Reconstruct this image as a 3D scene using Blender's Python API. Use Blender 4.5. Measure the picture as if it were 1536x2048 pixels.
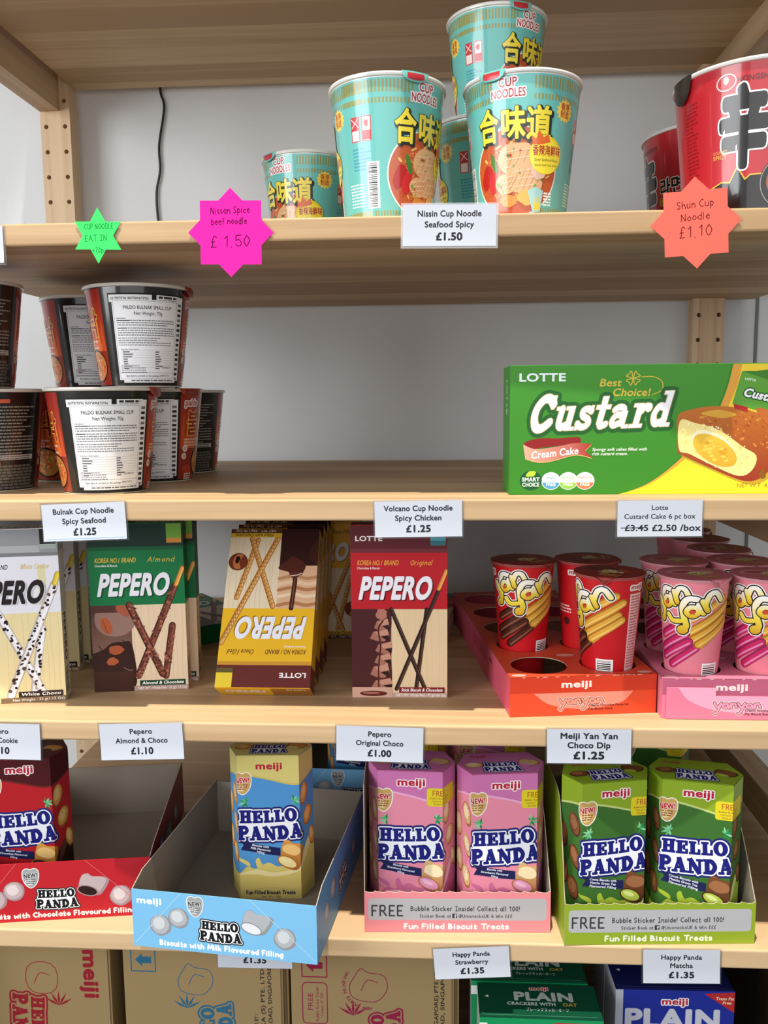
import bpy, math, random
from math import sin, cos, pi, radians
from mathutils import Vector, Matrix
from mathutils.geometry import tessellate_polygon, delaunay_2d_cdt

for o in list(bpy.data.objects):
    bpy.data.objects.remove(o, do_unlink=True)
SC = bpy.context.scene
COL = SC.collection
RND = random.Random(7)
MM = 0.001
ZOFF = 1350.0                      # millimetres from the floor to the shelf-frame zero


LIFT = 0.25                        # hair-wide clearance under things that stand on something


def W(x, y, z):
    return Vector((x * MM, y * MM, (z + ZOFF) * MM))


# ------------------------------------------------------------------ camera
cam = bpy.data.cameras.new('camera')
cam.sensor_fit = 'VERTICAL'
cam.sensor_height = 24.0
cam.lens = 24.0 * 1713.366 / 2048.0
cam.clip_start = 0.01
co = bpy.data.objects.new('camera', cam)
COL.objects.link(co)
RX = Vector((0.99823, 0.058806, -0.008925))
RU = Vector((0.00127, 0.128945, 0.991651))
RF = Vector((-0.059466, 0.989907, -0.128643))
m = Matrix((RX, RU, -RF)).transposed().to_4x4()
m.translation = W(479.189, -705.977, 89.383)
co.matrix_world = m
SC.camera = co

# ------------------------------------------------------------------ light
SC.view_settings.view_transform = 'Standard'
SC.view_settings.look = 'None'
SC.view_settings.exposure = 0.0
SC.view_settings.gamma = 1.0
SC.view_settings.use_curve_mapping = False
wd = bpy.data.worlds.new('shop_ambient')
SC.world = wd
wd.use_nodes = True
wd.node_tree.nodes['Background'].inputs[0].default_value = (0.93, 0.97, 1.0, 1)
wd.node_tree.nodes['Background'].inputs[1].default_value = 0.30


def lamp(name, kind, loc, aim, energy, color, **kw):
    l = bpy.data.lights.new(name, kind)
    l.energy = energy
    l.color = color
    for k, v in kw.items():
        setattr(l, k, v)
    o = bpy.data.objects.new(name, l)
    COL.objects.link(o)
    o.location = W(*loc)
    o.rotation_euler = (W(*aim) - W(*loc)).to_track_quat('-Z', 'Y').to_euler()
    return o


# compact ceiling spot almost straight above the front edges, and the shop window far left
lamp('ceiling_spot', 'SPOT', (285, -730, 3000), (470, 60, 0), 720, (1.0, 0.93, 0.80), spot_size=radians(31), spot_blend=0.25, shadow_soft_size=0.025)
lamp('window_daylight', 'AREA', (-1300, -1350, 440), (250, 400, 250), 38, (0.95, 0.975, 1.0), shape='RECTANGLE', size=1.2, size_y=1.0)
lamp('front_fill', 'AREA', (560, -2500, 480), (430, 300, 50), 28, (0.98, 0.985, 1.0), shape='RECTANGLE', size=2.6, size_y=1.5)  # added fill from behind the camera, brightens the shelf interiors


# ------------------------------------------------------------------ materials
def lin(c):
    return c / 12.92 if c <= 0.04045 else ((c + 0.055) / 1.055) ** 2.4


def H(h):
    return tuple(lin(int(h[i:i + 2], 16) / 255.0) for i in (0, 2, 4)) + (1.0,)


def newmat(name):
    mt = bpy.data.materials.new(name)
    mt.use_nodes = True
    return mt, mt.node_tree.nodes, mt.node_tree.links, mt.node_tree.nodes['Principled BSDF']


def printmat(name, rough, coat=0.0, bump=0.0, spec=0.5, metal=0.0, bscale=400):
    mt, n, l, b = newmat(name)
    a = n.new('ShaderNodeAttribute')
    a.attribute_name = 'Col'
    l.new(a.outputs['Color'], b.inputs['Base Color'])
    b.inputs['Roughness'].default_value = rough
    b.inputs['Specular IOR Level'].default_value = spec
    b.inputs['Coat Weight'].default_value = coat
    b.inputs['Coat Roughness'].default_value = 0.08
    b.inputs['Metallic'].default_value = metal
    if bump:
        tc = n.new('ShaderNodeTexCoord')
        nz = n.new('ShaderNodeTexNoise')
        nz.inputs['Scale'].default_value = bscale
        l.new(tc.outputs['Object'], nz.inputs['Vector'])
        bp = n.new('ShaderNodeBump')
        bp.inputs['Strength'].default_value = bump
        bp.inputs['Distance'].default_value = 0.001
        l.new(nz.outputs['Fac'], bp.inputs['Height'])
        l.new(bp.outputs['Normal'], b.inputs['Normal'])
    return mt


M_CARD = printmat('printed_carton', 0.42, 0.04, 0.04, 0.22, bscale=60)
M_FILM = printmat('shrink_film_print', 0.30, 0.55, 0.12, 0.3, bscale=30)
M_CUP = printmat('printed_paper_cup', 0.40, 0.12, 0.0, 0.3)
M_FOIL = printmat('foil_lid', 0.3, 0.1, 0.05, 0.5, 0.15, bscale=90)
M_KRAFT = printmat('kraft_board', 0.85, 0.0, 0.08, 0.2, bscale=900)
M_PAPER = printmat('label_paper', 0.6, 0.08, 0.05, 0.25, bscale=40)
M_FLUO = printmat('fluorescent_card', 0.9, 0.0, 0.0, 0.05)
M_PLASTIC = printmat('plain_plastic', 0.4)


def clearmat():
    mt, n, l, b = newmat('clear_plastic')
    out = n['Material Output']
    tr = n.new('ShaderNodeBsdfTransparent')
    tr.inputs[0].default_value = (0.93, 0.95, 0.97, 1)
    gl = n.new('ShaderNodeBsdfGlossy')
    gl.inputs['Roughness'].default_value = 0.12
    mx = n.new('ShaderNodeMixShader')
    mx.inputs[0].default_value = 0.13
    l.new(tr.outputs[0], mx.inputs[1])
    l.new(gl.outputs[0], mx.inputs[2])
    l.new(mx.outputs[0], out.inputs['Surface'])
    return mt


M_CLEAR = clearmat()


def woodmat(name, axis, base, strip=0.052):
    """pine boards: glued strips, grain along one axis, a few knots"""
    mt, n, l, b = newmat(name)

    def N(t, **kw):
        x = n.new(t)
        for k, v in kw.items():
            setattr(x, k, v)
        return x

    def math_(op, a, bb=None):
        x = N('ShaderNodeMath', operation=op)
        for i, v in enumerate((a, bb)):
            if v is None:
                continue
            if isinstance(v, (int, float)):
                x.inputs[i].default_value = v
            else:
                l.new(v, x.inputs[i])
        return x.outputs[0]
    tc = N('ShaderNodeTexCoord')
    oi = N('ShaderNodeObjectInfo')
    off = N('ShaderNodeVectorMath', operation='MULTIPLY_ADD')
    l.new(oi.outputs['Random'], off.inputs[0])
    off.inputs[1].default_value = (3.1, 0.0, 0.0) if axis == 'X' else ((0, 0, 3.1) if axis == 'Z' else (0, 3.1, 0))
    l.new(tc.outputs['Object'], off.inputs[2])
    sp = N('ShaderNodeSeparateXYZ')
    l.new(off.outputs[0], sp.inputs[0])
    lo, ac = {'X': ('X', 'Y'), 'Z': ('Z', 'X'), 'Y': ('Y', 'Z')}[axis]
    sid = math_('FLOOR', math_('DIVIDE', math_('ADD', sp.outputs[ac], 0.013), strip))
    cell = N('ShaderNodeCombineXYZ')
    l.new(sid, cell.inputs[0])
    l.new(oi.outputs['Random'], cell.inputs[1])
    wn = N('ShaderNodeTexWhiteNoise', noise_dimensions='3D')
    l.new(cell.outputs[0], wn.inputs['Vector'])
    mp = N('ShaderNodeMapping')
    mp.inputs['Scale'].default_value = {'X': (2.2, 60, 60), 'Z': (60, 60, 2.2), 'Y': (60, 2.2, 60)}[axis]
    l.new(off.outputs[0], mp.inputs[0])
    sh = N('ShaderNodeVectorMath', operation='MULTIPLY_ADD')
    l.new(wn.outputs['Color'], sh.inputs[0])
    sh.inputs[1].default_value = (9, 9, 9)
    l.new(mp.outputs[0], sh.inputs[2])
    nz = N('ShaderNodeTexNoise')
    nz.inputs['Scale'].default_value = 1.0
    nz.inputs['Detail'].default_value = 4
    nz.inputs['Distortion'].default_value = 0.6
    l.new(sh.outputs[0], nz.inputs['Vector'])
    mp2 = N('ShaderNodeMapping')
    mp2.inputs['Scale'].default_value = {'X': (5, 420, 420), 'Z': (420, 420, 5), 'Y': (420, 5, 420)}[axis]
    l.new(off.outputs[0], mp2.inputs[0])
    nf = N('ShaderNodeTexNoise')
    nf.inputs['Scale'].default_value = 1.0
    nf.inputs['Detail'].default_value = 2
    l.new(mp2.outputs[0], nf.inputs['Vector'])
    rp = N('ShaderNodeValToRGB')
    e = rp.color_ramp.elements
    e[0].position = 0.30
    e[0].color = H(base[0])
    e[1].position = 0.72
    e[1].color = H(base[1])
    k = math_('ADD', nz.outputs['Fac'], math_('MULTIPLY', math_('SUBTRACT', wn.outputs['Value'], 0.5), 0.6))
    k = math_('ADD', k, math_('MULTIPLY', math_('SUBTRACT', nf.outputs['Fac'], 0.5), 0.18))
    l.new(k, rp.inputs[0])
    # knots
    mk = N('ShaderNodeMapping')
    mk.inputs['Scale'].default_value = {'X': (5.5, 17, 17), 'Z': (17, 17, 5.5), 'Y': (17, 5.5, 17)}[axis]
    l.new(off.outputs[0], mk.inputs[0])
    vo = N('ShaderNodeTexVoronoi')
    vo.inputs['Scale'].default_value = 1.0
    l.new(mk.outputs[0], vo.inputs['Vector'])
    rk = N('ShaderNodeValToRGB')
    rk.color_ramp.elements[0].position = 0.035
    rk.color_ramp.elements[0].color = (1, 1, 1, 1)
    rk.color_ramp.elements[1].position = 0.12
    rk.color_ramp.elements[1].color = (0, 0, 0, 1)
    l.new(vo.outputs['Distance'], rk.inputs[0])
    sc = N('ShaderNodeSeparateColor')
    l.new(vo.outputs['Color'], sc.inputs[0])
    kf = math_('MULTIPLY', rk.outputs[0], math_('GREATER_THAN', sc.outputs[0], 0.62))
    mx = N('ShaderNodeMix', data_type='RGBA')
    l.new(math_('MULTIPLY', kf, 0.8), mx.inputs[0])
    l.new(rp.outputs[0], mx.inputs[6])
    mx.inputs[7].default_value = H('8a5a34')
    l.new(mx.outputs[2], b.inputs['Base Color'])
    b.inputs['Roughness'].default_value = 0.55
    b.inputs['Specular IOR Level'].default_value = 0.3
    return mt


M_WOODX = woodmat('pine_shelf', 'X', ('ad8d68', 'c8aa84'))
M_WOODZ = woodmat('pine_post', 'Z', ('bc9b78', 'd3b896'), 0.02)
M_WOODY = woodmat('pine_rail', 'Y', ('a88766', 'c2a482'), 0.05)

M_WOODD = woodmat('shade_board', 'X', ('2a1c12', '3a2818'))  # near-black brown that carries the bottom bay's deep shade in its colour


def wallmat(name, c, rough=0.9):
    mt, n, l, b = newmat(name)
    nz = n.new('ShaderNodeTexNoise')
    nz.inputs['Scale'].default_value = 180
    tc = n.new('ShaderNodeTexCoord')
    l.new(tc.outputs['Object'], nz.inputs['Vector'])
    mx = n.new('ShaderNodeMix')
    mx.data_type = 'RGBA'
    l.new(nz.outputs['Fac'], mx.inputs[0])
    mx.inputs[6].default_value = H(c[0])
    mx.inputs[7].default_value = H(c[1])
    l.new(mx.outputs[2], b.inputs['Base Color'])
    bp = n.new('ShaderNodeBump')
    bp.inputs['Strength'].default_value = 0.05
    bp.inputs['Distance'].default_value = 0.001
    l.new(nz.outputs['Fac'], bp.inputs['Height'])
    l.new(bp.outputs['Normal'], b.inputs['Normal'])
    b.inputs['Roughness'].default_value = rough
    b.inputs['Specular IOR Level'].default_value = 0.2
    return mt


M_WALL = wallmat('painted_wall', ('cfd0d0', 'd3d4d4'))
M_FLOOR = wallmat('grey_floor', ('7c7f7e', '888b8a'), 0.6)


# ------------------------------------------------------------------ 2D artwork
def circ(cx, cy, rx, ry=None, n=28, rot=0.0):
    ry = rx if ry is None else ry
    c, s = cos(rot), sin(rot)
    return [(cx + rx * cos(a) * c - ry * sin(a) * s, cy + rx * cos(a) * s + ry * sin(a) * c)
            for a in (2 * pi * i / n for i in range(n))]


def smooth(pts, k=5, closed=False):
    """Catmull-Rom through pts"""
    if len(pts) < 3:
        return list(pts)
    p = list(pts)
    if closed:
        p = [p[-1]] + p + [p[0], p[1]]
    else:
        p = [p[0]] + p + [p[-1]]
    out = []
    for i in range(1, len(p) - 2):
        a, b, c, d = p[i - 1:i + 3]
        for j in range(k):
            t = j / k
            out.append(tuple(0.5 * (2 * b[q] + (c[q] - a[q]) * t + (2 * a[q] - 5 * b[q] + 4 * c[q] - d[q]) * t * t
                                    + (3 * b[q] - a[q] - 3 * c[q] + d[q]) * t ** 3) for q in (0, 1)))
    if not closed:
        out.append(p[-2])
    return out


def tess(pts):
    v = [Vector((x, y, 0)) for x, y in pts]
    return [tuple(pts[i] for i in t) for t in tessellate_polygon([v])]


def capsule(a, b, w, n=4, w2=None):
    r = w / 2
    r2 = r if w2 is None else w2 / 2
    dx, dy = b[0] - a[0], b[1] - a[1]
    t = math.atan2(dy, dx)
    return [(a[0] + r * cos(t + pi / 2 + pi * i / n), a[1] + r * sin(t + pi / 2 + pi * i / n)) for i in range(n + 1)] + \
           [(b[0] + r2 * cos(t - pi / 2 + pi * i / n), b[1] + r2 * sin(t - pi / 2 + pi * i / n)) for i in range(n + 1)]


def area2(p):
    return sum(p[i - 1][0] * p[i][1] - p[i][0] * p[i - 1][1] for i in range(len(p)))


def inside(p, x, y):
    r = False
    for i in range(len(p)):
        (x0, y0), (x1, y1) = p[i - 1], p[i]
        if (y0 > y) != (y1 > y) and x < (x1 - x0) * (y - y0) / (y1 - y0) + x0:
            r = not r
    return r


def union(polys):
    vs, fs = [], []
    ps = []
    for p in polys:
        ar = area2(p)
        per = sum(math.dist(p[i - 1], p[i]) for i in range(len(p)))
        if per < 1e-6 or abs(ar) < 2e-4 * per * per:
            continue
        ps.append(list(p) if ar > 0 else list(reversed(p)))
    for p in ps:
        k = len(vs)
        vs += [Vector(q) for q in p]
        fs.append(list(range(k, k + len(p))))
    r = delaunay_2d_cdt(vs, [], fs, 0, 1e-5, True)
    v = [(q.x, q.y) for q in r[0]]
    out = []
    for f, og in zip(r[2], r[5]):
        t = tuple(v[i] for i in f)
        cx, cy = sum(q[0] for q in t) / 3, sum(q[1] for q in t) / 3
        if any(inside(ps[g], cx, cy) for g in og):
            out.append(t)
    return lean(out)


def lean(tris):
    """same silhouette with far fewer triangles"""
    if len(tris) < 12:
        return tris
    xs = [p[0] for t in tris for p in t]
    ys = [p[1] for t in tris for p in t]
    k = 1000.0 / max(max(xs) - min(xs), max(ys) - min(ys), 1e-6)
    ed = border([tuple((p[0] * k, p[1] * k) for p in t) for t in tris])
    vs, es, loops = [], [], []
    for ch in chains(ed, 0.4):
        if len(ch) > 3 and ch[0] == ch[-1]:
            b = len(vs)
            n = len(ch) - 1
            vs += [Vector(p) for p in ch[:-1]]
            loops.append((min(p[0] for p in ch), min(p[1] for p in ch), max(p[0] for p in ch), max(p[1] for p in ch), ch[:-1]))
            es += [(b + i, b + (i + 1) % n) for i in range(n)]
        elif ch[0] != ch[-1]:
            return tris
    if not vs:
        return tris
    r = delaunay_2d_cdt(vs, es, [], 0, 1e-4, False)
    out = []
    for f in r[2]:
        p = [r[0][i] for i in f]
        cx, cy = sum(q.x for q in p) / 3, sum(q.y for q in p) / 3
        if sum(1 for x0, y0, x1, y1, lp in loops if x0 < cx < x1 and y0 < cy < y1 and inside(lp, cx, cy)) % 2:
            out.append(tuple((q.x / k, q.y / k) for q in p))
    a0 = sum(abs(area2(t)) for t in tris)
    a1 = sum(abs(area2(t)) for t in out)
    return out if abs(a1 - a0) < 0.03 * a0 else tris


def border(tris):
    cnt = {}
    for t in tris:
        q = [(round(x, 4), round(y, 4)) for x, y in t]
        for i in range(3):
            a, b = q[i], q[(i + 1) % 3]
            k = (a, b) if a < b else (b, a)
            cnt[k] = cnt.get(k, 0) + 1
    return [k for k, c in cnt.items() if c == 1 and k[0] != k[1]]


def simplify(p, tol):
    """Douglas-Peucker on an open chain"""
    if len(p) < 3:
        return p
    (x0, y0), (x1, y1) = p[0], p[-1]
    L = math.hypot(x1 - x0, y1 - y0)
    best, k = 0, 0
    for i in range(1, len(p) - 1):
        d = abs((x1 - x0) * (p[i][1] - y0) - (y1 - y0) * (p[i][0] - x0)) / L if L > 1e-9 else math.dist(p[i], p[0])
        if d > best:
            best, k = d, i
    if best <= tol:
        return [p[0], p[-1]]
    return simplify(p[:k + 1], tol)[:-1] + simplify(p[k:], tol)


def chains(edges, tol):
    nx = {}
    for a, b in edges:
        nx.setdefault(a, []).append(b)
        nx.setdefault(b, []).append(a)
    out = []
    for s0 in list(nx):
        while nx.get(s0):
            ch = [s0]
            cur = s0
            while nx.get(cur):
                n = nx[cur].pop()
                nx[n].remove(cur)
                ch.append(n)
                cur = n
                if n == s0:
                    break
            out.append(simplify(ch, tol))
    return out


def outline(tris, w):
    """the shape grown by w"""
    caps = []
    for ch in chains(border(tris), w * 0.06):
        caps += [capsule(a, b, 2 * w, 3) for a, b in zip(ch[:-1], ch[1:])]
    return union([list(t) for t in tris] + caps)


_TX = {}


def text_tris(s, bold=0.0, res=2):
    k = (s, bold, res)
    if k not in _TX:
        c = bpy.data.curves.new('glyphs', 'FONT')
        c.body = s
        c.size = 1.0
        c.resolution_u = res
        c.offset = bold
        o = bpy.data.objects.new('glyphs', c)
        COL.objects.link(o)
        dg = bpy.context.evaluated_depsgraph_get()
        ev = o.evaluated_get(dg)
        me = ev.to_mesh()
        me.calc_loop_triangles()
        v = [(p.co.x, p.co.y) for p in me.vertices]
        tr = [tuple(v[i] for i in t.vertices) for t in me.loop_triangles]
        ev.to_mesh_clear()
        bpy.data.objects.remove(o)
        bpy.data.curves.remove(c)
        xs = [q[0] for t in tr for q in t] or [0, 1]
        _TX[k] = (tr, min(xs), max(xs))
    return _TX[k]


def put(tris, x, y, sx, sy=None, rot=0.0, shear=0.0, ox=0.0):
    sy = sx if sy is None else sy
    c, s = cos(rot), sin(rot)

    def f(p):
        px, py = (p[0] - ox) * sx + p[1] * sy * shear, p[1] * sy
        return (x + px * c - py * s, y + px * s + py * c)
    return [tuple(f(p) for p in t) for t in tris]


_GB = {}


def bold_tris(s, bold):
    """heavier lettering: every glyph grown by bold (em)"""
    hh = text_tris('HH', 0, 2)
    hw = hh[2] - hh[1]
    h0 = text_tris('H', 0, 2)[1]
    out, x = [], 0.0
    for ch in s:
        if (ch, bold) not in _GB:
            tr, a, b = text_tris('H' + ch + 'H', 0, 2)
            adv = (b - a) - hw
            g = text_tris(ch, 0, 4)[0] if ch != ' ' else []
            if g:
                g = outline([tuple((p[0] * 100, p[1] * 100) for p in t) for t in g], bold * 100)
                g = [tuple((p[0] / 100, p[1] / 100) for p in t) for t in g]
            _GB[(ch, bold)] = (g, adv)
        g, adv = _GB[(ch, bold)]
        out += [tuple((p[0] + x, p[1]) for p in t) for t in g]
        x += adv + bold * .9
    xs = [p[0] for t in out for p in t] or [0, 1]
    return out, min(xs), max(xs)


CAP = 0.727


def text(s, x, y, h, w=None, bold=0.0, al='c', rot=0.0, shear=0.0, res=2):
    """cap height h, baseline y; w forces the width"""
    bold = round(bold * 200) / 200
    tr, a, b = bold_tris(s, bold) if bold > 0.008 else text_tris(s, 0.0, res)
    sy = h / CAP
    sx = sy if w is None else w / max(b - a, 1e-6)
    ox = {'c': (a + b) / 2, 'l': a, 'r': b}[al]
    return put(tr, x, y, sx, sy, rot, shear, ox)


# single-stroke hand lettering; x in 1/8 cap heights, y: '3' baseline, '8' x-height, 'b' cap
GL = {
 'a': (5, '~47 28 06 05 23 44|48 43'), 'b': (5, '0b 03|~06 28 46 45 23 05'), 'c': (5, '~47 28 06 05 23 44'),
 'd': (5, '4b 43|~47 28 06 05 23 44'), 'e': (5, '06 46|~46 28 06 05 23 44'), 'f': (4, '~3b 1a 18 13|07 37'),
 'g': (5, '~48 43 31 11|~47 28 06 05 23 44'), 'h': (5, '0b 03|~06 28 46 43'), 'i': (2, '08 03|0a 0a'),
 'j': (3, '~28 22 00|2a 2a'), 'k': (5, '0b 03|37 05|15 43'), 'l': (2, '0b 03'), 'm': (8, '08 03|~06 28 36 33|~36 58 66 63'),
 'n': (5, '08 03|~06 28 46 43'), 'o': (5, '~28 06 05 23 45 46 28'), 'p': (5, '08 00|~06 28 46 45 23 05'),
 'r': (4, '08 03|~06 18 38'), 's': (4, '~37 18 07 25 34 13 04'), 't': (4, '1a 13 33|07 37'), 'u': (5, '~08 04 23 44|48 43'),
 'v': (5, '08 23 48'), 'w': (7, '08 13 36 53 68'), 'y': (5, '08 23|48 10'), 'z': (5, '08 48 03 43'),
 'A': (7, '03 3b 63|16 56'), 'B': (6, '0b 03|~0b 3a 38 07|~07 46 44 03'), 'C': (6, '~5a 3b 08 06 33 54'), 'D': (6, '0b 03|~0b 4a 58 56 44 03'),
 'E': (5, '4b 0b 03 43|07 37'), 'F': (5, '4b 0b 03|07 37'), 'I': (5, '2b 23|0b 4b|03 43'), 'K': (5, '0b 03|4b 06|17 43'),
 'L': (5, '0b 03 43'), 'M': (8, '03 1b 45 7b 83'), 'H': (6, '0b 03|5b 53|07 57'), 'G': (7, '~5a 3b 08 06 33 54 57|57 37'), 'V': (6, '0b 33 6b'), 'N': (6, '03 0b 53 5b'), 'O': (7, '~3b 08 06 33 66 68 3b'), 'P': (5, '0b 03|~0b 3b 49 37 07'),
 'R': (6, '0b 03|~0b 3b 49 37 07|27 53'), 'S': (5, '~4a 2b 09 27 45 23 04'), 'T': (6, '3b 33|0b 6b'), 'U': (6, '~0b 05 33 55 5b'),
 'W': (8, '0b 23 49 63 8b'), '0': (5, '~2b 08 06 23 46 48 2b'), '1': (4, '09 2b 23'), '2': (5, '~0a 2b 49 36 03|03 43'),
 '5': (5, '4b 0b 07|~07 28 46 44 23 04'), '7': (5, '0b 4b 13'), '.': (2, '03 03'), '!': (2, '0b 06|03 03'), '+': (5, '06 46|28 24'),
 '&': (6, '53 1a 2b 3a 05 23 56'), '@': (8, '~58 37 35 55 58 66 77 6a 3b 07 14 33 63'), '£': (5, '~4a 2b 19 14 03|03 43|07 37'),
 ':': (2, '07 07|04 04'), 'q': (5, '48 40|~47 28 06 05 23 44'), 'x': (5, '08 43|48 03'),
}


def hand(s, x, y, h, wt, w=None, al='l', rot=0.0, shear=0.0, jit=0.0, seed=1):
    """list of capsule polygons for hand lettering, cap height h, stroke weight wt"""
    rr = random.Random(seed)
    segs, cx = [], 0.0
    for ch in s:
        if ch == ' ':
            cx += 4
            continue
        adv, st = GL.get(ch, (4, '03 03'))
        jy = rr.uniform(-jit, jit)
        for stroke in st.split('|'):
            sm = stroke[0] == '~'
            p = [(cx + int(q[0], 36), int(q[1], 36) - 3 + jy) for q in stroke.lstrip('~').split()]
            if jit:
                p = [(a + rr.uniform(-jit, jit) * .6, b + rr.uniform(-jit, jit) * .6) for a, b in p]
            if sm:
                p = smooth(p, 4)
            segs += list(zip(p[:-1], p[1:]))
        cx += adv + 1.6
    tw = cx - 1.6
    k = h / 8
    kx = k if w is None else w / tw
    ox = {'l': 0, 'c': tw / 2, 'r': tw}[al]
    c, sn = cos(rot), sin(rot)

    def f(p):
        a, b = (p[0] - ox) * kx + p[1] * k * shear, p[1] * k
        return (x + a * c - b * sn, y + a * sn + b * c)
    return union([capsule(f(a), f(b), wt, 3) for a, b in segs])


def stroke(pts, w, n=4):
    return union([capsule(a, b, w, n) for a, b in zip(pts[:-1], pts[1:])])


def rect(x0, y0, x1, y1):
    return [(x0, y0), (x1, y0), (x1, y1), (x0, y1)]


def rrect(x0, y0, x1, y1, r):
    out = []
    for cx, cy, a0 in ((x1 - r, y1 - r, 0), (x0 + r, y1 - r, 90), (x0 + r, y0 + r, 180), (x1 - r, y0 + r, 270)):
        out += [(cx + r * cos(radians(a0 + a)), cy + r * sin(radians(a0 + a))) for a in (0, 30, 60, 90)]
    return out


def blob(cx, cy, rx, ry, rr, n=14, j=0.14, rot=0.0):
    c, s = cos(rot), sin(rot)
    out = []
    for i in range(n):
        a = 2 * pi * i / n
        k = 1 + rr.uniform(-j, j)
        x, y = rx * k * cos(a), ry * k * sin(a)
        out.append((cx + x * c - y * s, cy + x * s + y * c))
    return smooth(out, 2, True)


def star(cx, cy, r0, r1, n, a0=pi / 2):
    return [(cx + (r0 if i % 2 == 0 else r1) * cos(a0 + pi * i / n), cy + (r0 if i % 2 == 0 else r1) * sin(a0 + pi * i / n))
            for i in range(2 * n)]


def clip(tris, axis, breaks):
    out = []
    for t in tris:
        lo = min(p[axis] for p in t)
        hi = max(p[axis] for p in t)
        bs = [b for b in breaks if lo + 1e-6 < b < hi - 1e-6]
        if not bs:
            out.append(t)
            continue
        poly = list(t)
        for b in bs:
            L, R = [], []
            for i in range(len(poly)):
                p, q = poly[i], poly[(i + 1) % len(poly)]
                (L if p[axis] <= b else R).append(p)
                if (p[axis] <= b) != (q[axis] <= b):
                    k = (b - p[axis]) / (q[axis] - p[axis])
                    x = (p[0] + (q[0] - p[0]) * k, p[1] + (q[1] - p[1]) * k)
                    L.append(x)
                    R.append(x)
            out += [(L[0], L[i], L[i + 1]) for i in range(1, len(L) - 1)]
            poly = R
            if len(poly) < 3:
                break
        if len(poly) >= 3:
            out += [(poly[0], poly[i], poly[i + 1]) for i in range(1, len(poly) - 1)]
    return out


class Art:
    """stack of flat printed shapes; later shapes lie over earlier ones"""

    def __init__(s):
        s.it = []

    def add(s, tris, c):
        if not tris:
            return s
        if isinstance(c, str):
            c = H(c)
        xs = [p[0] for t in tris for p in t]
        ys = [p[1] for t in tris for p in t]
        s.it.append((tris, c, (min(xs), min(ys), max(xs), max(ys))))
        return s

    def poly(s, pts, c):
        return s.add(tess(pts), c)

    def grad(s, pts, c0, c1, axis=1, n=8):
        """colour ramp from c0 (low) to c1 (high) along an axis"""
        a, b = H(c0), H(c1)
        lo = min(p[axis] for p in pts)
        hi = max(p[axis] for p in pts)
        tr = clip(tess(pts), axis, [lo + (hi - lo) * i / n for i in range(1, n)])

        def f(u, v):
            k = ((u, v)[axis] - lo) / (hi - lo)
            return tuple(a[i] + (b[i] - a[i]) * k for i in range(4))
        return s.add(tr, f)

    def window(s, u0, u1, v0, v1):
        """keep what lies inside a rectangle"""
        out = []
        for tr, c, bb in s.it:
            if bb[2] <= u0 or bb[0] >= u1 or bb[3] <= v0 or bb[1] >= v1:
                continue
            if bb[0] < u0 or bb[2] > u1:
                tr = [t for t in clip(tr, 0, [u0, u1]) if u0 - 1e-4 <= sum(p[0] for p in t) / 3 <= u1 + 1e-4]
            if bb[1] < v0 or bb[3] > v1:
                tr = [t for t in clip(tr, 1, [v0, v1]) if v0 - 1e-4 <= sum(p[1] for p in t) / 3 <= v1 + 1e-4]
            if tr:
                out.append((tr, c, (max(bb[0], u0), max(bb[1], v0), min(bb[2], u1), min(bb[3], v1))))
        s.it = out
        return s

    def moved(s, f):
        a = Art()
        for tr, c, bb in s.it:
            cc = c
            if callable(c):       # freeze the ramp
                cc = [[c(*p) for p in t] for t in tr]
            a.it.append(([tuple(f(p) for p in t) for t in tr], cc, None))
            t2 = a.it[-1][0]
            xs = [p[0] for t in t2 for p in t]
            ys = [p[1] for t in t2 for p in t]
            a.it[-1] = (t2, cc, (min(xs), min(ys), max(xs), max(ys)))
        return a

    def merge(s, o):
        s.it += o.it
        return s


EPS = 0.022


class Plane:
    breaks = ()

    def __init__(s, o, u, v):
        s.o, s.u, s.v = Vector(o), Vector(u).normalized(), Vector(v).normalized()
        s.n = s.u.cross(s.v)

    def map(s, u, v, off):
        return s.o + s.u * u + s.v * v + s.n * off, None

    def seg(s, u):
        return 0


class Wrap:
    """vertical panels along a polyline seen from outside, u=0 at the middle of panel k0"""

    def __init__(s, pts, k0):
        s.p = [Vector((x, y, 0)) for x, y in pts]
        d = [(s.p[i + 1] - s.p[i]).length for i in range(len(pts) - 1)]
        c = [0]
        for x in d:
            c.append(c[-1] + x)
        z = (c[k0] + c[k0 + 1]) / 2
        s.c = [x - z for x in c]
        s.breaks = s.c[1:-1]

    def seg(s, u):
        k = 0
        while k < len(s.c) - 2 and u > s.c[k + 1]:
            k += 1
        return k

    def mapseg(s, k, u, v, off):
        d = (s.p[k + 1] - s.p[k]).normalized()
        n = d.cross(Vector((0, 0, 1)))
        return s.p[k] + d * (u - s.c[k]) + n * off + Vector((0, 0, v)), None


NSEG = 90


class Cone:
    def __init__(s, r0, r1, h):
        s.r0, s.r1, s.h = r0, r1, h
        s.rm = (r0 + r1) / 2
        st = 2 * pi * s.rm / NSEG
        s.breaks = [st * i for i in range(-NSEG, NSEG + 1)]
        s.sl = math.atan2(r1 - r0, h)

    def seg(s, u):
        return 0

    def map(s, u, v, off):
        t = u / s.rm
        r = s.r0 + (s.r1 - s.r0) * v / s.h + off
        n = Vector((sin(t) * cos(s.sl), -cos(t) * cos(s.sl), -sin(s.sl)))
        return Vector((r * sin(t), -r * cos(t), v)), n


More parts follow.
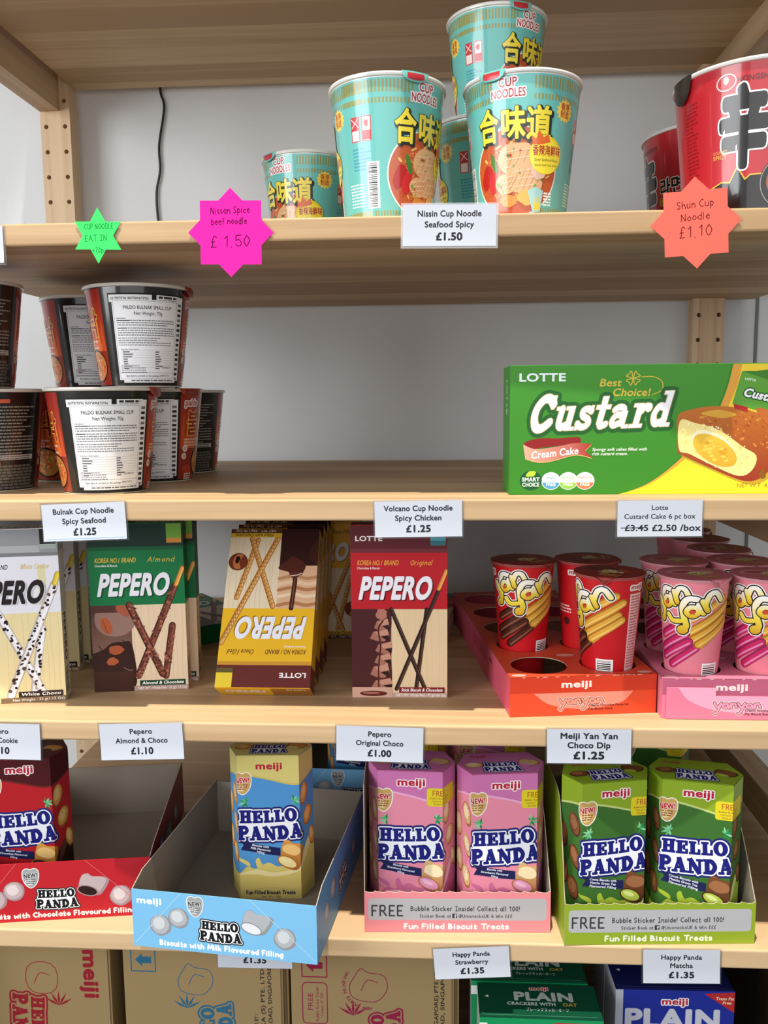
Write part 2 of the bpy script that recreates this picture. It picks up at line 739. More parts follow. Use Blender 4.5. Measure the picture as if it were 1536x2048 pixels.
class MB:
    def __init__(s):
        s.v, s.f, s.c, s.n, s.sm = [], [], [], [], []

    def face(s, pts, col, nrm=None, sm=False):
        """pts 3D; col one colour or one per corner"""
        if isinstance(col, str):
            col = H(col)
        k = len(s.v)
        s.v += [tuple(p) for p in pts]
        s.f.append(list(range(k, k + len(pts))))
        s.c += [col] * len(pts) if not isinstance(col[0], (tuple, list)) else list(col)
        s.n += nrm if nrm else [None] * len(pts)
        s.sm.append(sm)

    def box(s, x0, y0, z0, x1, y1, z1, col):
        """col: one colour or dict of face colours (f b l r t d)"""
        g = (lambda k: col.get(k, col['*'])) if isinstance(col, dict) else (lambda k: col)
        a = [(x0, y0, z0), (x1, y0, z0), (x1, y1, z0), (x0, y1, z0), (x0, y0, z1), (x1, y0, z1), (x1, y1, z1), (x0, y1, z1)]
        for k, q in (('f', (0, 1, 5, 4)), ('r', (1, 2, 6, 5)), ('b', (2, 3, 7, 6)), ('l', (3, 0, 4, 7)), ('t', (4, 5, 6, 7)), ('d', (3, 2, 1, 0))):
            s.face([a[i] for i in q], g(k))
        return s

    def prism(s, pts, z0, z1, col, top=None, bot=None):
        n = len(pts)
        for i in range(n):
            a, b = pts[i], pts[(i + 1) % n]
            s.face([(a[0], a[1], z0), (b[0], b[1], z0), (b[0], b[1], z1), (a[0], a[1], z1)], col)
        s.face([(x, y, z1) for x, y in pts], top or col)
        s.face([(x, y, z0) for x, y in reversed(pts)], bot or col)
        return s

    def lathe(s, prof, col, n=NSEG, cap0=False, cap1=False, c=(0, 0)):
        """prof (r,z) outside upwards; smooth"""
        for i in range(len(prof) - 1):
            (r0, z0), (r1, z1) = prof[i], prof[i + 1]
            L = math.hypot(r1 - r0, z1 - z0) or 1
            nr, nz = (z1 - z0) / L, -(r1 - r0) / L
            cc = col[i] if isinstance(col, list) else col
            for k in range(n):
                a, b = 2 * pi * k / n, 2 * pi * (k + 1) / n
                P = [(c[0] + r0 * sin(a), c[1] - r0 * cos(a), z0), (c[0] + r0 * sin(b), c[1] - r0 * cos(b), z0),
                     (c[0] + r1 * sin(b), c[1] - r1 * cos(b), z1), (c[0] + r1 * sin(a), c[1] - r1 * cos(a), z1)]
                N = [Vector((nr * sin(t), -nr * cos(t), nz)) for t in (a, b, b, a)]
                if r0 < 1e-6:
                    P, N = P[1:], N[1:]
                elif r1 < 1e-6:
                    P, N = P[:3], N[:3]
                s.face(P, cc, N, True)
        return s

    def art(s, art, surf, base=1):
        done = []
        for tr, c, bb in art.it:
            lv = base
            for b2, l2 in done:
                if l2 >= lv and bb[0] < b2[2] and bb[2] > b2[0] and bb[1] < b2[3] and bb[3] > b2[1]:
                    lv = l2 + 1
            done.append((bb, lv))
            off = lv * EPS
            if isinstance(c, list):
                pairs = list(zip(tr, c))
            elif surf.breaks:
                pairs = [(t, None) for t in clip(tr, 0, surf.breaks)]
            else:
                pairs = [(t, None) for t in tr]
            for t, pc in pairs:
                area = (t[1][0] - t[0][0]) * (t[2][1] - t[0][1]) - (t[2][0] - t[0][0]) * (t[1][1] - t[0][1])
                if abs(area) < 1e-7:
                    continue
                if area < 0:
                    t = (t[0], t[2], t[1])
                    if pc:
                        pc = [pc[0], pc[2], pc[1]]
                if isinstance(surf, Wrap):
                    k = surf.seg(sum(p[0] for p in t) / 3)
                    P = [surf.mapseg(k, p[0], p[1], off)[0] for p in t]
                    N = None
                else:
                    q = [surf.map(p[0], p[1], off) for p in t]
                    P = [x[0] for x in q]
                    N = [x[1] for x in q] if q[0][1] is not None else None
                cc = pc if pc else ([c(*p) for p in t] if callable(c) else c)
                s.face(P, cc, N, N is not None)
        return s

    def build(s, name, mat, parent=None, loc=None, rot=None, scale=MM):
        me = bpy.data.meshes.new(name)
        me.from_pydata([(x * scale, y * scale, z * scale) for x, y, z in s.v], [], s.f)
        ca = me.color_attributes.new('Col', 'FLOAT_COLOR', 'CORNER')
        ca.data.foreach_set('color', [q for c in s.c for q in c])
        me.polygons.foreach_set('use_smooth', s.sm)
        if any(x is not None for x in s.n):
            fn = []
            for p in me.polygons:
                for li in p.loop_indices:
                    x = s.n[li]
                    fn.append(tuple(x) if x is not None else tuple(p.normal))
            me.normals_split_custom_set(fn)
        me.materials.append(mat)
        o = bpy.data.objects.new(name, me)
        COL.objects.link(o)
        if parent:
            o.parent = parent
        if loc is not None:
            o.location = loc
        if rot is not None:
            o.rotation_euler = rot
        return o


def tag(o, label=None, cat=None, group=None, kind=None):
    for k, v in (('label', label), ('category', cat), ('group', group), ('kind', kind)):
        if v:
            o[k] = v
    return o


def thing(name, label, cat, loc, rot=(0, 0, 0), group=None):
    o = bpy.data.objects.new(name, None)
    o.empty_display_size = 0.02
    COL.objects.link(o)
    o.location = W(loc[0], loc[1], loc[2] + (LIFT if name != 'shelving_unit' else 0))
    o.rotation_euler = rot if isinstance(rot, tuple) else (0, 0, rot)
    return tag(o, label, cat, group)


def view(x, y, deg=0.0):
    """yaw of a thing at x, y whose front is turned deg degrees to the right of a shopper at the middle of the unit"""
    return radians(deg) + math.atan2(479 - x, y + 706)


def kids(o):
    return [c for c in bpy.data.objects if c.parent == o]


def dup(root, loc, rot, label, group=None):
    def cp(o, par):
        c = o.copy()
        COL.objects.link(c)
        c.parent = par
        for ch in kids(o):
            cp(ch, c)
        return c
    r = cp(root, None)
    r.location = W(loc[0], loc[1], loc[2] + LIFT)
    r.rotation_euler = rot if isinstance(rot, tuple) else (0, 0, rot)
    r['label'] = label
    if group:
        r['group'] = group
    return r


class Kind:
    """builds the first of a kind, copies the others"""

    def __init__(s, make):
        s.make, s.first = make, None

    def __call__(s, loc, rot, label, group=None):
        if s.first is None:
            s.first = s.make(loc, rot, label, group)
            return s.first
        return dup(s.first, loc, rot, label, group)


S1B, S2, S3, S4, S5 = 505.3, 235.8, 8.2, -187.2, -386.5
S6 = -680.0
TH = 18.0


# ------------------------------------------------------------------ room
def struct(name, mb, mat):
    return tag(mb.build(name, mat), kind='structure')


b = MB()
b.box(-2400, 500, 0, 2600, 560, 2900, 'ffffff')
o = struct('wall_back', b, M_WALL)
b = MB()
b.box(-2400, -2600, -60, 2600, 500, 0, 'ffffff')
struct('floor', b, M_FLOOR)
b = MB()
b.box(910, 498.2, 100, 914, 500, 2900, '5f6460')
struct('trim_1', b, M_PLASTIC)
b = MB()
b.box(-2400, 488, 0, 2600, 500, 90, 'd8d8d6')
struct('baseboard_back', b, M_PLASTIC)

# ------------------------------------------------------------------ shelving unit
unit = thing('shelving_unit', 'tall pine shelving unit with drilled posts holding all the snacks', 'shelving unit', (0, 0, -1350))
SW, SD = 814.0, 478.0


def shelf_mesh():
    r = 2.0
    prof = []
    for cy, cz, a0 in ((SD - r, TH - r, 0), (r, TH - r, 90), (r, r, 180), (SD - r, r, 270)):
        prof += [(cy + r * cos(radians(a0 + a)), cz + r * sin(radians(a0 + a))) for a in (0, 22.5, 45, 67.5, 90)]
    b = MB()
    n = len(prof)
    for i in range(n):
        (y0, z0), (y1, z1) = prof[i], prof[(i + 1) % n]
        b.face([(0, y1, z1), (0, y0, z0), (SW, y0, z0), (SW, y1, z1)], 'ffffff')
    b.face([(0, y, z) for y, z in prof], 'ffffff')
    b.face([(SW, y, z) for y, z in reversed(prof)], 'ffffff')
    return b


sh0 = None
for z in (S1B + 210, S1B, S2 - TH, S3 - TH, S4 - TH, S5 - TH, S6 - TH):
    if sh0 is None:
        sh0 = shelf_mesh().build('shelf', M_WOODX, unit)
        s_ = sh0
    else:
        s_ = sh0.copy()
        COL.objects.link(s_)
        s_.parent = unit
    s_.location = (0, 0, (z + 1350) * MM)
    if z > S1B:                    # unseen top board, set above to block light and widened over the end gaps
        s_.location.x = -41 * MM
        s_.scale.x = 897 / SW


def post_mesh(hx):
    b = MB()
    x1, y1, z1 = 40.0, 25.0, 2060.0
    holes = [(x, z) for x in hx for z in [10.6 + 32 * k for k in range(1, 63)]]
    for x0, xa, hs in ((0, x1, holes),):
        # front face in bands so that every hole gets its own clean rim
        zs = [0] + [10.6 + 32 * k + 16 for k in range(0, 63)] + [z1]
        for i in range(len(zs) - 1):
            row = [h for h in hs if zs[i] < h[1] < zs[i + 1]]
            loops = [[Vector((0, zs[i], 0)), Vector((x1, zs[i], 0)), Vector((x1, zs[i + 1], 0)), Vector((0, zs[i + 1], 0))]]
            for h in row:
                loops.append([Vector((px, pz, 0)) for px, pz in reversed(circ(h[0], h[1], 2.9, n=14))])
            flat = [p for l_ in loops for p in l_]
            for t in tessellate_polygon(loops):
                q = [flat[i_] for i_ in t]
                ar = (q[1].x - q[0].x) * (q[2].y - q[0].y) - (q[2].x - q[0].x) * (q[1].y - q[0].y)
                if ar < 0:
                    q = [q[0], q[2], q[1]]
                b.face([(p.x, 0, p.y) for p in q], 'ffffff')
            for h in row:
                c = circ(h[0], h[1], 2.9, n=14)
                for k in range(14):
                    p, q = c[k], c[(k + 1) % 14]
                    b.face([(q[0], 0, q[1]), (p[0], 0, p[1]), (p[0], 14, p[1]), (q[0], 14, q[1])], 'ffffff')
                b.face([(p[0], 14, p[1]) for p in c], 'ffffff')
    b.face([(x1, 0, 0), (x1, y1, 0), (x1, y1, z1), (x1, 0, z1)], 'ffffff')
    b.face([(0, y1, 0), (0, 0, 0), (0, 0, z1), (0, y1, z1)], 'ffffff')
    b.face([(x1, y1, 0), (0, y1, 0), (0, y1, z1), (x1, y1, z1)], 'ffffff')
    b.face([(0, 0, z1), (x1, 0, z1), (x1, y1, z1), (0, y1, z1)], 'ffffff')
    b.face([(0, 0, 0), (0, y1, 0), (x1, y1, 0), (x1, 0, 0)], 'ffffff')
    return b


pl = post_mesh((7.5, 33.0)).build('post', M_WOODZ, unit)
pl.location = (-41 * MM, 455 * MM, 0)
for x, y in ((-41, 0), (815, 455), (815, 0)):
    q_ = pl.copy()
    COL.objects.link(q_)
    q_.parent = unit
    q_.location = (x * MM, y * MM, 0)
rl = None
for x, z0, z1 in ((-41, 472, 566), (828, 472, 566), (-41, -60, -20), (828, -62, -20), (828, -366, -326), (-41, -366, -326), (-41, -1240, -1200), (828, -1240, -1200)):  # upper pair carried above the shelf, the added height darkens the end gaps
    if x < 0 and z0 == -366:
        continue
    b = MB()
    b.box(0, 25, 0, 27, 455, z1 - z0, 'ffffff')
    rl = b.build('side_rail', M_WOODY, unit)
    rl.location = (x * MM, 0, (z0 + 1350) * MM)

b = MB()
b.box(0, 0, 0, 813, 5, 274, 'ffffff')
bb_ = b.build('shade_back', M_WOODD, unit)  # added dark sheet standing in for the shade at the back of the bay
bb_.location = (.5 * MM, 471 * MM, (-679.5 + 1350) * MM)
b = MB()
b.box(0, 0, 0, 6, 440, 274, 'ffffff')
bb_ = b.build('shade_side', M_WOODD, unit)  # added dark sheet too, stands in for shade at the right end
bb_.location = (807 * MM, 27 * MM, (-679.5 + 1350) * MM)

# black lead hanging down the wall behind the shelves
pts = [(107.9, 560), (108.9, 509), (113.4, 486), (104.4, 438), (104.3, 405), (98.2, 376), (98.7, 339), (104, 280), (113, 235), (116.4, 190), (114.8, 118), (109, 40), (112, -100), (108, -300)]
p2 = smooth(pts, 6)
b = MB()
for i in range(len(p2) - 1):
    for k in range(8):
        a0, a1 = 2 * pi * k / 8, 2 * pi * (k + 1) / 8
        R_ = 1.7
        (xa, za), (xb, zb) = p2[i], p2[i + 1]
        b.face([(xa + R_ * cos(a1), R_ * sin(a1), za), (xa + R_ * cos(a0), R_ * sin(a0), za), (xb + R_ * cos(a0), R_ * sin(a0), zb), (xb + R_ * cos(a1), R_ * sin(a1), zb)], '141414',
               [Vector((cos(t), sin(t), 0)) for t in (a1, a0, a0, a1)], True)
tag(b.build('power_lead', M_PLASTIC, loc=W(0, 496.5, 0)), 'thin black power lead hanging down the pale wall behind the shelves', 'cable')


# ------------------------------------------------------------------ shared emblems
def slab_letter(ch):
    R = rect
    T = lambda pts, w: [[(a[0] + nx, a[1] + ny), (b_[0] + nx, b_[1] + ny), (b_[0] - nx, b_[1] - ny), (a[0] - nx, a[1] - ny)]
                        for a, b_ in zip(pts[:-1], pts[1:])
                        for nx, ny in [(-(b_[1] - a[1]) / math.dist(a, b_) * w / 2, (b_[0] - a[0]) / math.dist(a, b_) * w / 2)]]
    C = lambda pts, w: [capsule(a, b_, w, 3) for a, b_ in zip(pts[:-1], pts[1:])]
    if ch == 'H':
        return 0.98, [R(.12, 0, .38, 1), R(.60, 0, .86, 1), R(.3, .42, .7, .58), R(.02, .87, .47, 1), R(.02, 0, .47, .13), R(.51, .87, .96, 1), R(.51, 0, .96, .13)]
    if ch == 'E':
        return 0.86, [R(.12, 0, .4, 1), R(.02, .87, .8, 1), R(.02, 0, .82, .13), R(.3, .44, .6, .57), R(.66, .66, .8, 1), R(.68, 0, .82, .36), R(.5, .32, .62, .68)]
    if ch == 'L':
        return 0.82, [R(.12, 0, .4, 1), R(.02, .87, .5, 1), R(.02, 0, .78, .13), R(.64, 0, .78, .40)]
    if ch == 'O':
        o_ = circ(.48, .5, .48, .53, 30)
        i_ = circ(.48, .5, .18, .36, 30)
        return 1.0, [[o_[k], o_[(k + 1) % 30], i_[(k + 1) % 30], i_[k]] for k in range(30)]
    if ch == 'P':
        return 0.88, [R(.12, 0, .4, 1), R(.02, .87, .5, 1), R(.02, 0, .52, .13)] + C(smooth([(.3, .89), (.6, .88), (.74, .7), (.6, .5), (.3, .49)], 4), .21)
    if ch == 'A':
        return 1.0, T([(.2, .05), (.47, .98)], .13) + T([(.46, 1.0), (.76, .05)], .28) + [R(.25, .26, .65, .40), R(.0, 0, .36, .13), R(.54, 0, 1.0, .13), R(.36, .86, .56, 1.0)]
    if ch == 'N':
        return 1.0, [R(.12, 0, .26, 1), R(.74, 0, .88, 1), R(.0, .87, .3, 1), R(.0, 0, .4, .13), R(.6, .87, 1.0, 1)] + T([(.16, 1.0), (.8, 0.0)], .28)
    if ch == 'D':
        return 0.96, [R(.12, 0, .4, 1), R(.02, .87, .5, 1), R(.02, 0, .5, .13)] + C(smooth([(.3, .88), (.58, .86), (.78, .5), (.58, .14), (.3, .12)], 5), .25)


_HP = []


def hello_panda():
    """two arched rows of heavy slab letters; unit width 1, height about .46"""
    if _HP:
        return _HP
    rows = []
    for word, x0, x1, y, h, arch in (('HELLO', 0.05, 0.93, 0.255, 0.185, 0.02), ('PANDA', 0.0, 1.0, 0.0, 0.21, 0.026)):
        ls = [slab_letter(c) for c in word]
        tw = sum(l_[0] for l_ in ls) + 0.06 * 4
        k = (x1 - x0) / tw
        cx = x0
        for (w, ps) in ls:
            mid = cx + w * k / 2
            t = (mid - (x0 + x1) / 2) / (x1 - x0) * 2
            dy = -arch * (1 - t * t) if word == 'PANDA' else arch * (t * t) * .6
            rot = 0.05 * t
            hh = h * (1 + 0.10 * t * t)
            for p in ps:
                rows.append([(mid + ((q[0] - w / 2) * k) * cos(rot) - (q[1] * hh) * sin(rot), y + dy + ((q[0] - w / 2) * k) * sin(rot) + q[1] * hh * cos(rot)) for q in p])
            cx += (w + 0.06) * k
    core = outline(union(rows), 0.006)
    o1 = outline(core, 0.019)
    o2 = outline(o1, 0.028)
    # close the gaps inside the band
    o1f = union([list(t) for t in o1] + [rect(.12, .04, .90, .40)])
    _HP.extend([core, o1f, union([list(t) for t in o2] + [rect(.12, .04, .90, .40)])])
    return _HP


def add_hp(a, x, y, w, c, c1, c2, rot=0.05, ky=1.0):
    core, o1, o2 = hello_panda()
    for t, col in ((o2, c2), (o1, c1), (core, c)):
        a.add(put(t, x, y, w, w * ky, rot), col)


def add_meiji(a, x, y, h, w, c, edge=None, ew=0.7, rot=0.0):
    t = text('meiji', x, y, h, w, 0.035, rot=rot)
    if edge:
        a.add(outline(t, ew), edge)
    a.add(t, c)


def barcode(a, x0, y0, x1, y1, seed=3, horiz=False, c='1c1c1c', bg='f2f0ee'):
    a.poly(rect(x0, y0, x1, y1), bg)
    r = random.Random(seed)
    if horiz:
        y = y0 + 1
        while y < y1 - 1.2:
            w = r.choice((.4, .6, 1.0))
            a.poly(rect(x0 + 1, y, x1 - 2, y + w), c)
            y += w + r.choice((.4, .6, .9))
    else:
        x = x0 + 1
        while x < x1 - 1.2:
            w = r.choice((.35, .5, .9))
            a.poly(rect(x, y0 + .8, x + w, y1 - .8), c)
            x += w + r.choice((.4, .6))


def textlines(a, x0, x1, y1, n, pitch, h, c, seed=1, ragged=True):
    """small print, too small in the photo to be read: broken lines of word-length marks"""
    r = random.Random(seed)
    for i in range(n):
        y = y1 - i * pitch
        x = x0
        end = x1 - (r.uniform(0, .35) * (x1 - x0) if ragged and r.random() < .35 else 0)
        while x < end - h:
            w = min(r.uniform(1.2, 4.2) * h, end - x)
            a.poly(rect(x, y - h, x + w, y), c)
            x += w + h * .55


# ------------------------------------------------------------------ noodle cups
def rim_parts(root, r1, h, rimc, lidc, lid_art=None, tab=None):
    b = MB()
    b.lathe([(r1 - .2, h - 3.2), (r1 + 1.2, h - 2.8), (r1 + 1.6, h - 1.4), (r1 + 1.2, h), (r1 - .3, h + .1), (r1 - 1.2, h - .4)], rimc)
    b.build('rim', M_FILM, root)
    b = MB()
    b.lathe([(r1 + .4, h + .15), (r1 - .8, h + .35), (0, h + .35)], lidc)
    if lid_art:
        b.art(lid_art, Plane((0, 0, h + .36), (1, 0, 0), (0, 1, 0)))
    ld = b.build('lid', M_FOIL, root)
    if tab:
        ang, wid, drop, tc, ta = tab
        b = MB()
        n = 10
        R_ = r1 + 1.9

        def pt(t, k, off=0.0):
            # k 0..1 down the tab, rounded end
            z = h + .5 - drop * k
            rr_ = R_ + off + 1.1 * sin(k * pi * .8) - (0.10 * drop * k)
            return (rr_ * sin(t), -rr_ * cos(t), z)
        for i in range(n):
            for j in range(6):
                q = []
                for (ii, jj) in ((i, j + 1), (i + 1, j + 1), (i + 1, j), (i, j)):
                    f = ii / n * 2 - 1
                    k = jj / 6 * math.sqrt(max(0, 1 - (abs(f) ** 2.4)))
                    q.append(pt(ang + f * wid / 2, k))
                b.face(q, tc if not (abs(i - n / 2 + .5) < 3.2 and 1 <= j <= 4 and ta) else ta)
        b.build('pull_tab', M_FOIL, ld)


def teal_art():
    a = Art()
    r = random.Random(3)
    P = 143.0
    for k in range(0, 2):
        B = -71.5 + k * P - 0.0
        u = B + 71.5
        gold = '8f8f50'
        # gold bands of ticks
        x = B
        while x < B + P - 1:
            hid = abs(x + .8 - u) < 15
            if not hid:
                a.poly(rect(x, 97.5, x + 1.5, 106.5), gold)
                a.poly(rect(x, 89.5, x + 1.5, 93.5), gold)
            a.poly(rect(x, 1.5, x + 1.5, 8), gold)
            x += 2.75
        # soup bowl picture
        bowl = circ(u + 2, 36, 36, 34, 48)
        a.poly([p for p in circ(u + 2, 36, 37.2, 35.2, 48)], 'e8e4d8')
        a.poly(bowl, 'b9562a')
        for i in range(150):
            t, q = r.uniform(0, 2 * pi), math.sqrt(r.random()) * .86
            cx, cy = u + 2 + 34 * q * cos(t), 36 + 32 * q * sin(t)
            c = r.choice(('d98a3c', 'c9602a', 'e0a24e', 'b8421e', 'cc7432', 'e9b765', 'a83a18'))
            L = r.uniform(2, 5)
            an = r.uniform(0, pi)
            a.poly(capsule((cx - L / 2 * cos(an), cy - L / 2 * sin(an)), (cx + L / 2 * cos(an), cy + L / 2 * sin(an)), r.uniform(1, 2.2), 2), c)
        a.poly(blob(u - 24, 34, 5, 10, r, rot=-.4), 'b01818')
        a.poly(blob(u - 17, 30, 4.5, 9, r, rot=-.2), 'c42222')
        a.poly(blob(u - 16, 44, 2.2, 8, r, rot=.3), '3f7a2a')
        for (bx, by, w, h_) in ((u + 4, 45, 17, 13), (u + 12, 30, 15, 13), (u - 6, 27, 9, 8)):
            a.poly(blob(bx, by, w, h_, r, 12, .08), 'd8a878')
            for i in range(-2, 3):
                a.add(stroke([(bx + i * w * .33 - 3, by - h_ * .6), (bx + i * w * .33 + 4, by + h_ * .6)], .5, 2), 'b98556')
            for i in range(-1, 2):
                a.add(stroke([(bx - w * .7, by + i * h_ * .45), (bx + w * .7, by + i * h_ * .45 + 2)], .5, 2), 'f0cda4')
        a.poly(blob(u + 22, 38, 7, 8, r), 'd9b39c')
        a.poly(blob(u + 14, 16, 9, 6, r), 'e6a848')
        a.poly(blob(u - 4, 14, 8, 5, r), 'd98a34')
        for i in range(14):
            a.poly(circ(u + r.uniform(-16, 26), r.uniform(20, 58), r.uniform(.7, 1.4), n=8), r.choice(('5f9a32', '3f7a2a', 'c62a1c')))
        # product lettering
        t = text('CUP', u - 3, 99.8, 6.6, 13.5, .02)
        t2 = text('NOODLES', u - 3, 91.8, 6.6, 26, .02)
        for tt in (t, t2):
            a.add(outline(tt, .9), 'f0ecea')
            a.add(tt, 'b02a34')
        for ch, dx, dy, w, h_ in (('合', -20, 62, 18, 25), ('味', 1, 63, 19, 23), ('道', 21, 62, 20, 24)):
            g = text(ch, u + dx, dy, h_ * .8, w, .028)
            a.add(put(outline(g, 1.3), 1.0, -1.1, 1), '20241c')
            a.add(outline(g, .5), '20241c')
            a.add(g, 'e6d23c')
        # badge
        a.poly(circ(u + 28, 48, 14.5, n=32), 'e8c820')
        a.poly(circ(u + 28, 47, 13.2, n=32), 'f0dc3c')
        a.poly([(u + 17, 54), (u + 15, 62), (u + 19, 60), (u + 21, 67), (u + 25, 61), (u + 29, 64), (u + 31, 58)], 'd8642a')
        g = text('香辣海鮮味', u + 29, 48.5, 6, 25, .02)
        a.add(outline(g, .5), 'f4d848')
        a.add(g, 'a83220')
        a.add(text('Spicy Seafood Flavor', u + 29, 43.5, 2.3, 22), '2c2410')
        a.add(text('Epicuré Goût Fruits de Mer', u + 29, 39.8, 1.8, 21), '2c2410')
        # origin star
        a.poly(star(u + 44, 83, 9, 7, 14), 'f0cf52')
        a.add(text('香港', u + 44, 84, 4.2, 9.5, .02), 'b4341c')
        a.add(text('制造', u + 44, 78.4, 4.2, 9.5, .02), 'b4341c')
        # storage lock panel
        a.poly([(u + 13, 21), (u + 20, 24), (u + 27, 21), (u + 25, 5), (u + 18, 4)], '9cc8c4')
        a.poly(rrect(u + 19, 6, u + 24, 12, .8), 'e2c440')
        a.add(stroke(smooth([(u + 20, 12), (u + 20, 15), (u + 23, 15), (u + 23, 12)], 3), .8, 3), 'e2c440')
        textlines(a, u + 28, u + 36, 20, 5, 2.2, 1.3, 'f0efe6', 5, False)
        # recycling and microwave marks, small blue print, barcode
        for x0, c0 in ((u + 60, 'd8d0cc'), (u + 70, 'e8e2de')):
            a.poly(rect(x0, 62, x0 + 8.2, 81), 'c23a40')
            a.poly(rect(x0 + .8, 72 if x0 < u + 65 else 70, x0 + 7.4, 80.2), 'c23a40' if x0 < u + 65 else 'e9e4e0')
            a.poly(rect(x0 + .8, 62.8, x0 + 7.4, 70.5) if x0 < u + 65 else rect(x0 + .8, 62.6, x0 + 7.4, 63), 'e9d8d4')
        a.add(stroke([(u + 61, 79.5), (u + 67, 73)], .6, 2), 'f0e8e4')
        a.add(stroke([(u + 61, 73), (u + 67, 79.5)], .6, 2), 'f0e8e4')
        a.poly(blob(u + 74, 75.5, 1.8, 2.6, r, 8), 'c23a40')
        textlines(a, u + 60, u + 77, 57, 7, 2.6, 1.2, '3f8fa8', 8)
        barcode(a, u + 73, 10, u + 84, 46, 4, True)
        textlines(a, u + 54, u + 70, 30, 8, 2.4, 1.1, 'd9eeea', 9)
    return a


_TA = []


def make_teal(loc, rot, label, group):
    root = thing('noodle_cup', label, 'noodle cup', loc, rot, group)
    r0, r1, h = 37.0, 48.5, 112.0
    b = MB()
    b.lathe([(0, 2), (r0 - 3, 2), (r0 - 2, 0), (r0 - .3, 0), (r0, 1)][::1], 'e0ddd6')
    b.lathe([(r0 + (r1 - r0) * v / h, v) for v in (1, 108)], '66b7b0')
    b.lathe([(r0 + (r1 - r0) * v / h, v) for v in (108, 110.5)], 'd9d8d2')
    if not _TA:
        _TA.append(teal_art())
    b.art(_TA[0], Cone(r0, r1, h))
    b.build('cup_body', M_FILM, root)
    rim_parts(root, r1, h, 'd6d6d2', 'd4d6d2', None, (radians(-19), radians(29), 8, '6fbab2', 'b83038'))
    return root


teal = Kind(make_teal)
TG = 'teal noodle cups'
teal((552.8, 60, S2), view(553, 60, -10), 'teal noodle cup at the front, right-hand one, whole yellow characters and soup bowl facing out', TG)
teal((439.4, 58, S2), view(439, 58, 46), 'teal noodle cup at the front, left-hand one, turned so its barcode shows', TG)
teal((341, 262, S2), view(341, 262, -36), 'teal noodle cup standing alone far back, half hidden left of the others', TG)
teal((527, 163, S2), view(527, 163, 58), 'teal noodle cup mostly hidden in shade between the two front teal cups', TG)
teal((552, 264, S2), radians(30), 'teal noodle cup hidden in the back row under the stacked teal cup', TG)
teal((541, 208, S2 + 113), view(541, 204, 46), 'teal noodle cup stacked on top of the others, highest of all', TG)


# red spicy noodle cup
def red_cup_art():
    a = Art()
    r = random.Random(5)
    for u in (0.0, 187.0):
        # black mountain skyline with a yellow edge
        sk = [(-40, 19), (-34, 21), (-26, 24), (-19, 23), (-13, 34), (-7, 24), (-3, 27), (14, 27), (22, 30), (40, 26), (46, 20)]
        a.poly([(u - 40, 1)] + [(u + x, y) for x, y in sk] + [(u + 46, 1)], '1a1614')
        a.add(stroke([(u + x, y) for x, y in sk], 1.0, 3), 'd8b42c')
        a.poly([(u - 17, 22), (u - 13, 33), (u - 10, 24), (u - 12, 10)], '3c4446')
        # bowl of noodles
        a.poly(circ(u + 27, 20, 23, 21, 40), '0f0d0c')
        a.add(stroke(circ(u + 27, 20, 22, 20, 40) + [(u + 49, 20)], .7, 2), '8c8884')
        a.poly(circ(u + 28, 21, 18.5, 15.5, 36), 'a2512a')
        for i in range(90):
            t, q = r.uniform(0, 2 * pi), math.sqrt(r.random()) * .9
            cx, cy = u + 28 + 17 * q * cos(t), 21 + 14 * q * sin(t)
            an = r.uniform(0, pi)
            L = r.uniform(1.5, 4)
            a.poly(capsule((cx - L / 2 * cos(an), cy - L / 2 * sin(an)), (cx + L / 2 * cos(an), cy + L / 2 * sin(an)), r.uniform(.7, 1.3), 2), r.choice(('d9a05a', 'e3b778', 'c2703a', 'b4572c', 'd08848')))
        a.poly(blob(u + 24, 28, 6, 4, r), 'd9cdb0')
        a.poly(blob(u + 29, 23, 4, 3, r), '8fae3c')
        a.poly(blob(u + 34, 26, 4, 3, r), '8a6a3c')
        # big brushed character
        g = text('辛', u - 9, 40, 44, 37, .06)
        a.add(outline(g, 1.2), 'eae6e2')
        a.add(g, '171415')
        for ch, dx, y in (('라', 21, 52), ('면', 35, 52)):
            g = text(ch, u + dx, y, 13, 13, .03)
            a.add(outline(g, .7), 'e6e0dc')
            a.add(g, '171415')
        g = text('SHIN', u + 22, 43, 6, 16, .03)
        a.add(outline(g, .8), 'dcc24a')
        a.add(g, '1a1614')
        a.add(text('NOODLE SOUP', u + 26, 38, 3, 24, .01), '6d1018')
        a.add(text('GOURMET', u - 27, 45.5, 2.4, 12), 'd8a04a')
        a.add(text('SPICY', u - 27, 41.5, 3.2, 12, .02), 'd8a04a')
        # maker's egg emblem
        e = circ(u - 22, 97, 7, 5.8, 30, .15)
        a.add(stroke(e + e[:1], .8, 3), 'e8d8d6')
        a.poly(circ(u - 22, 98.5, 1.9, 3, 18), 'f0e6e4')
        a.add(text('NONGSHIM', u - 1, 95.6, 4, 26, .02), '5c1016')
        # dark red small print to the left
        textlines(a, u - 62, u - 47, 90, 26, 2.9, 1.3, '8a1420', 4)
        textlines(a, u + 52, u + 84, 92, 24, 3.0, 1.4, 'd8a8a4', 6)
    return a


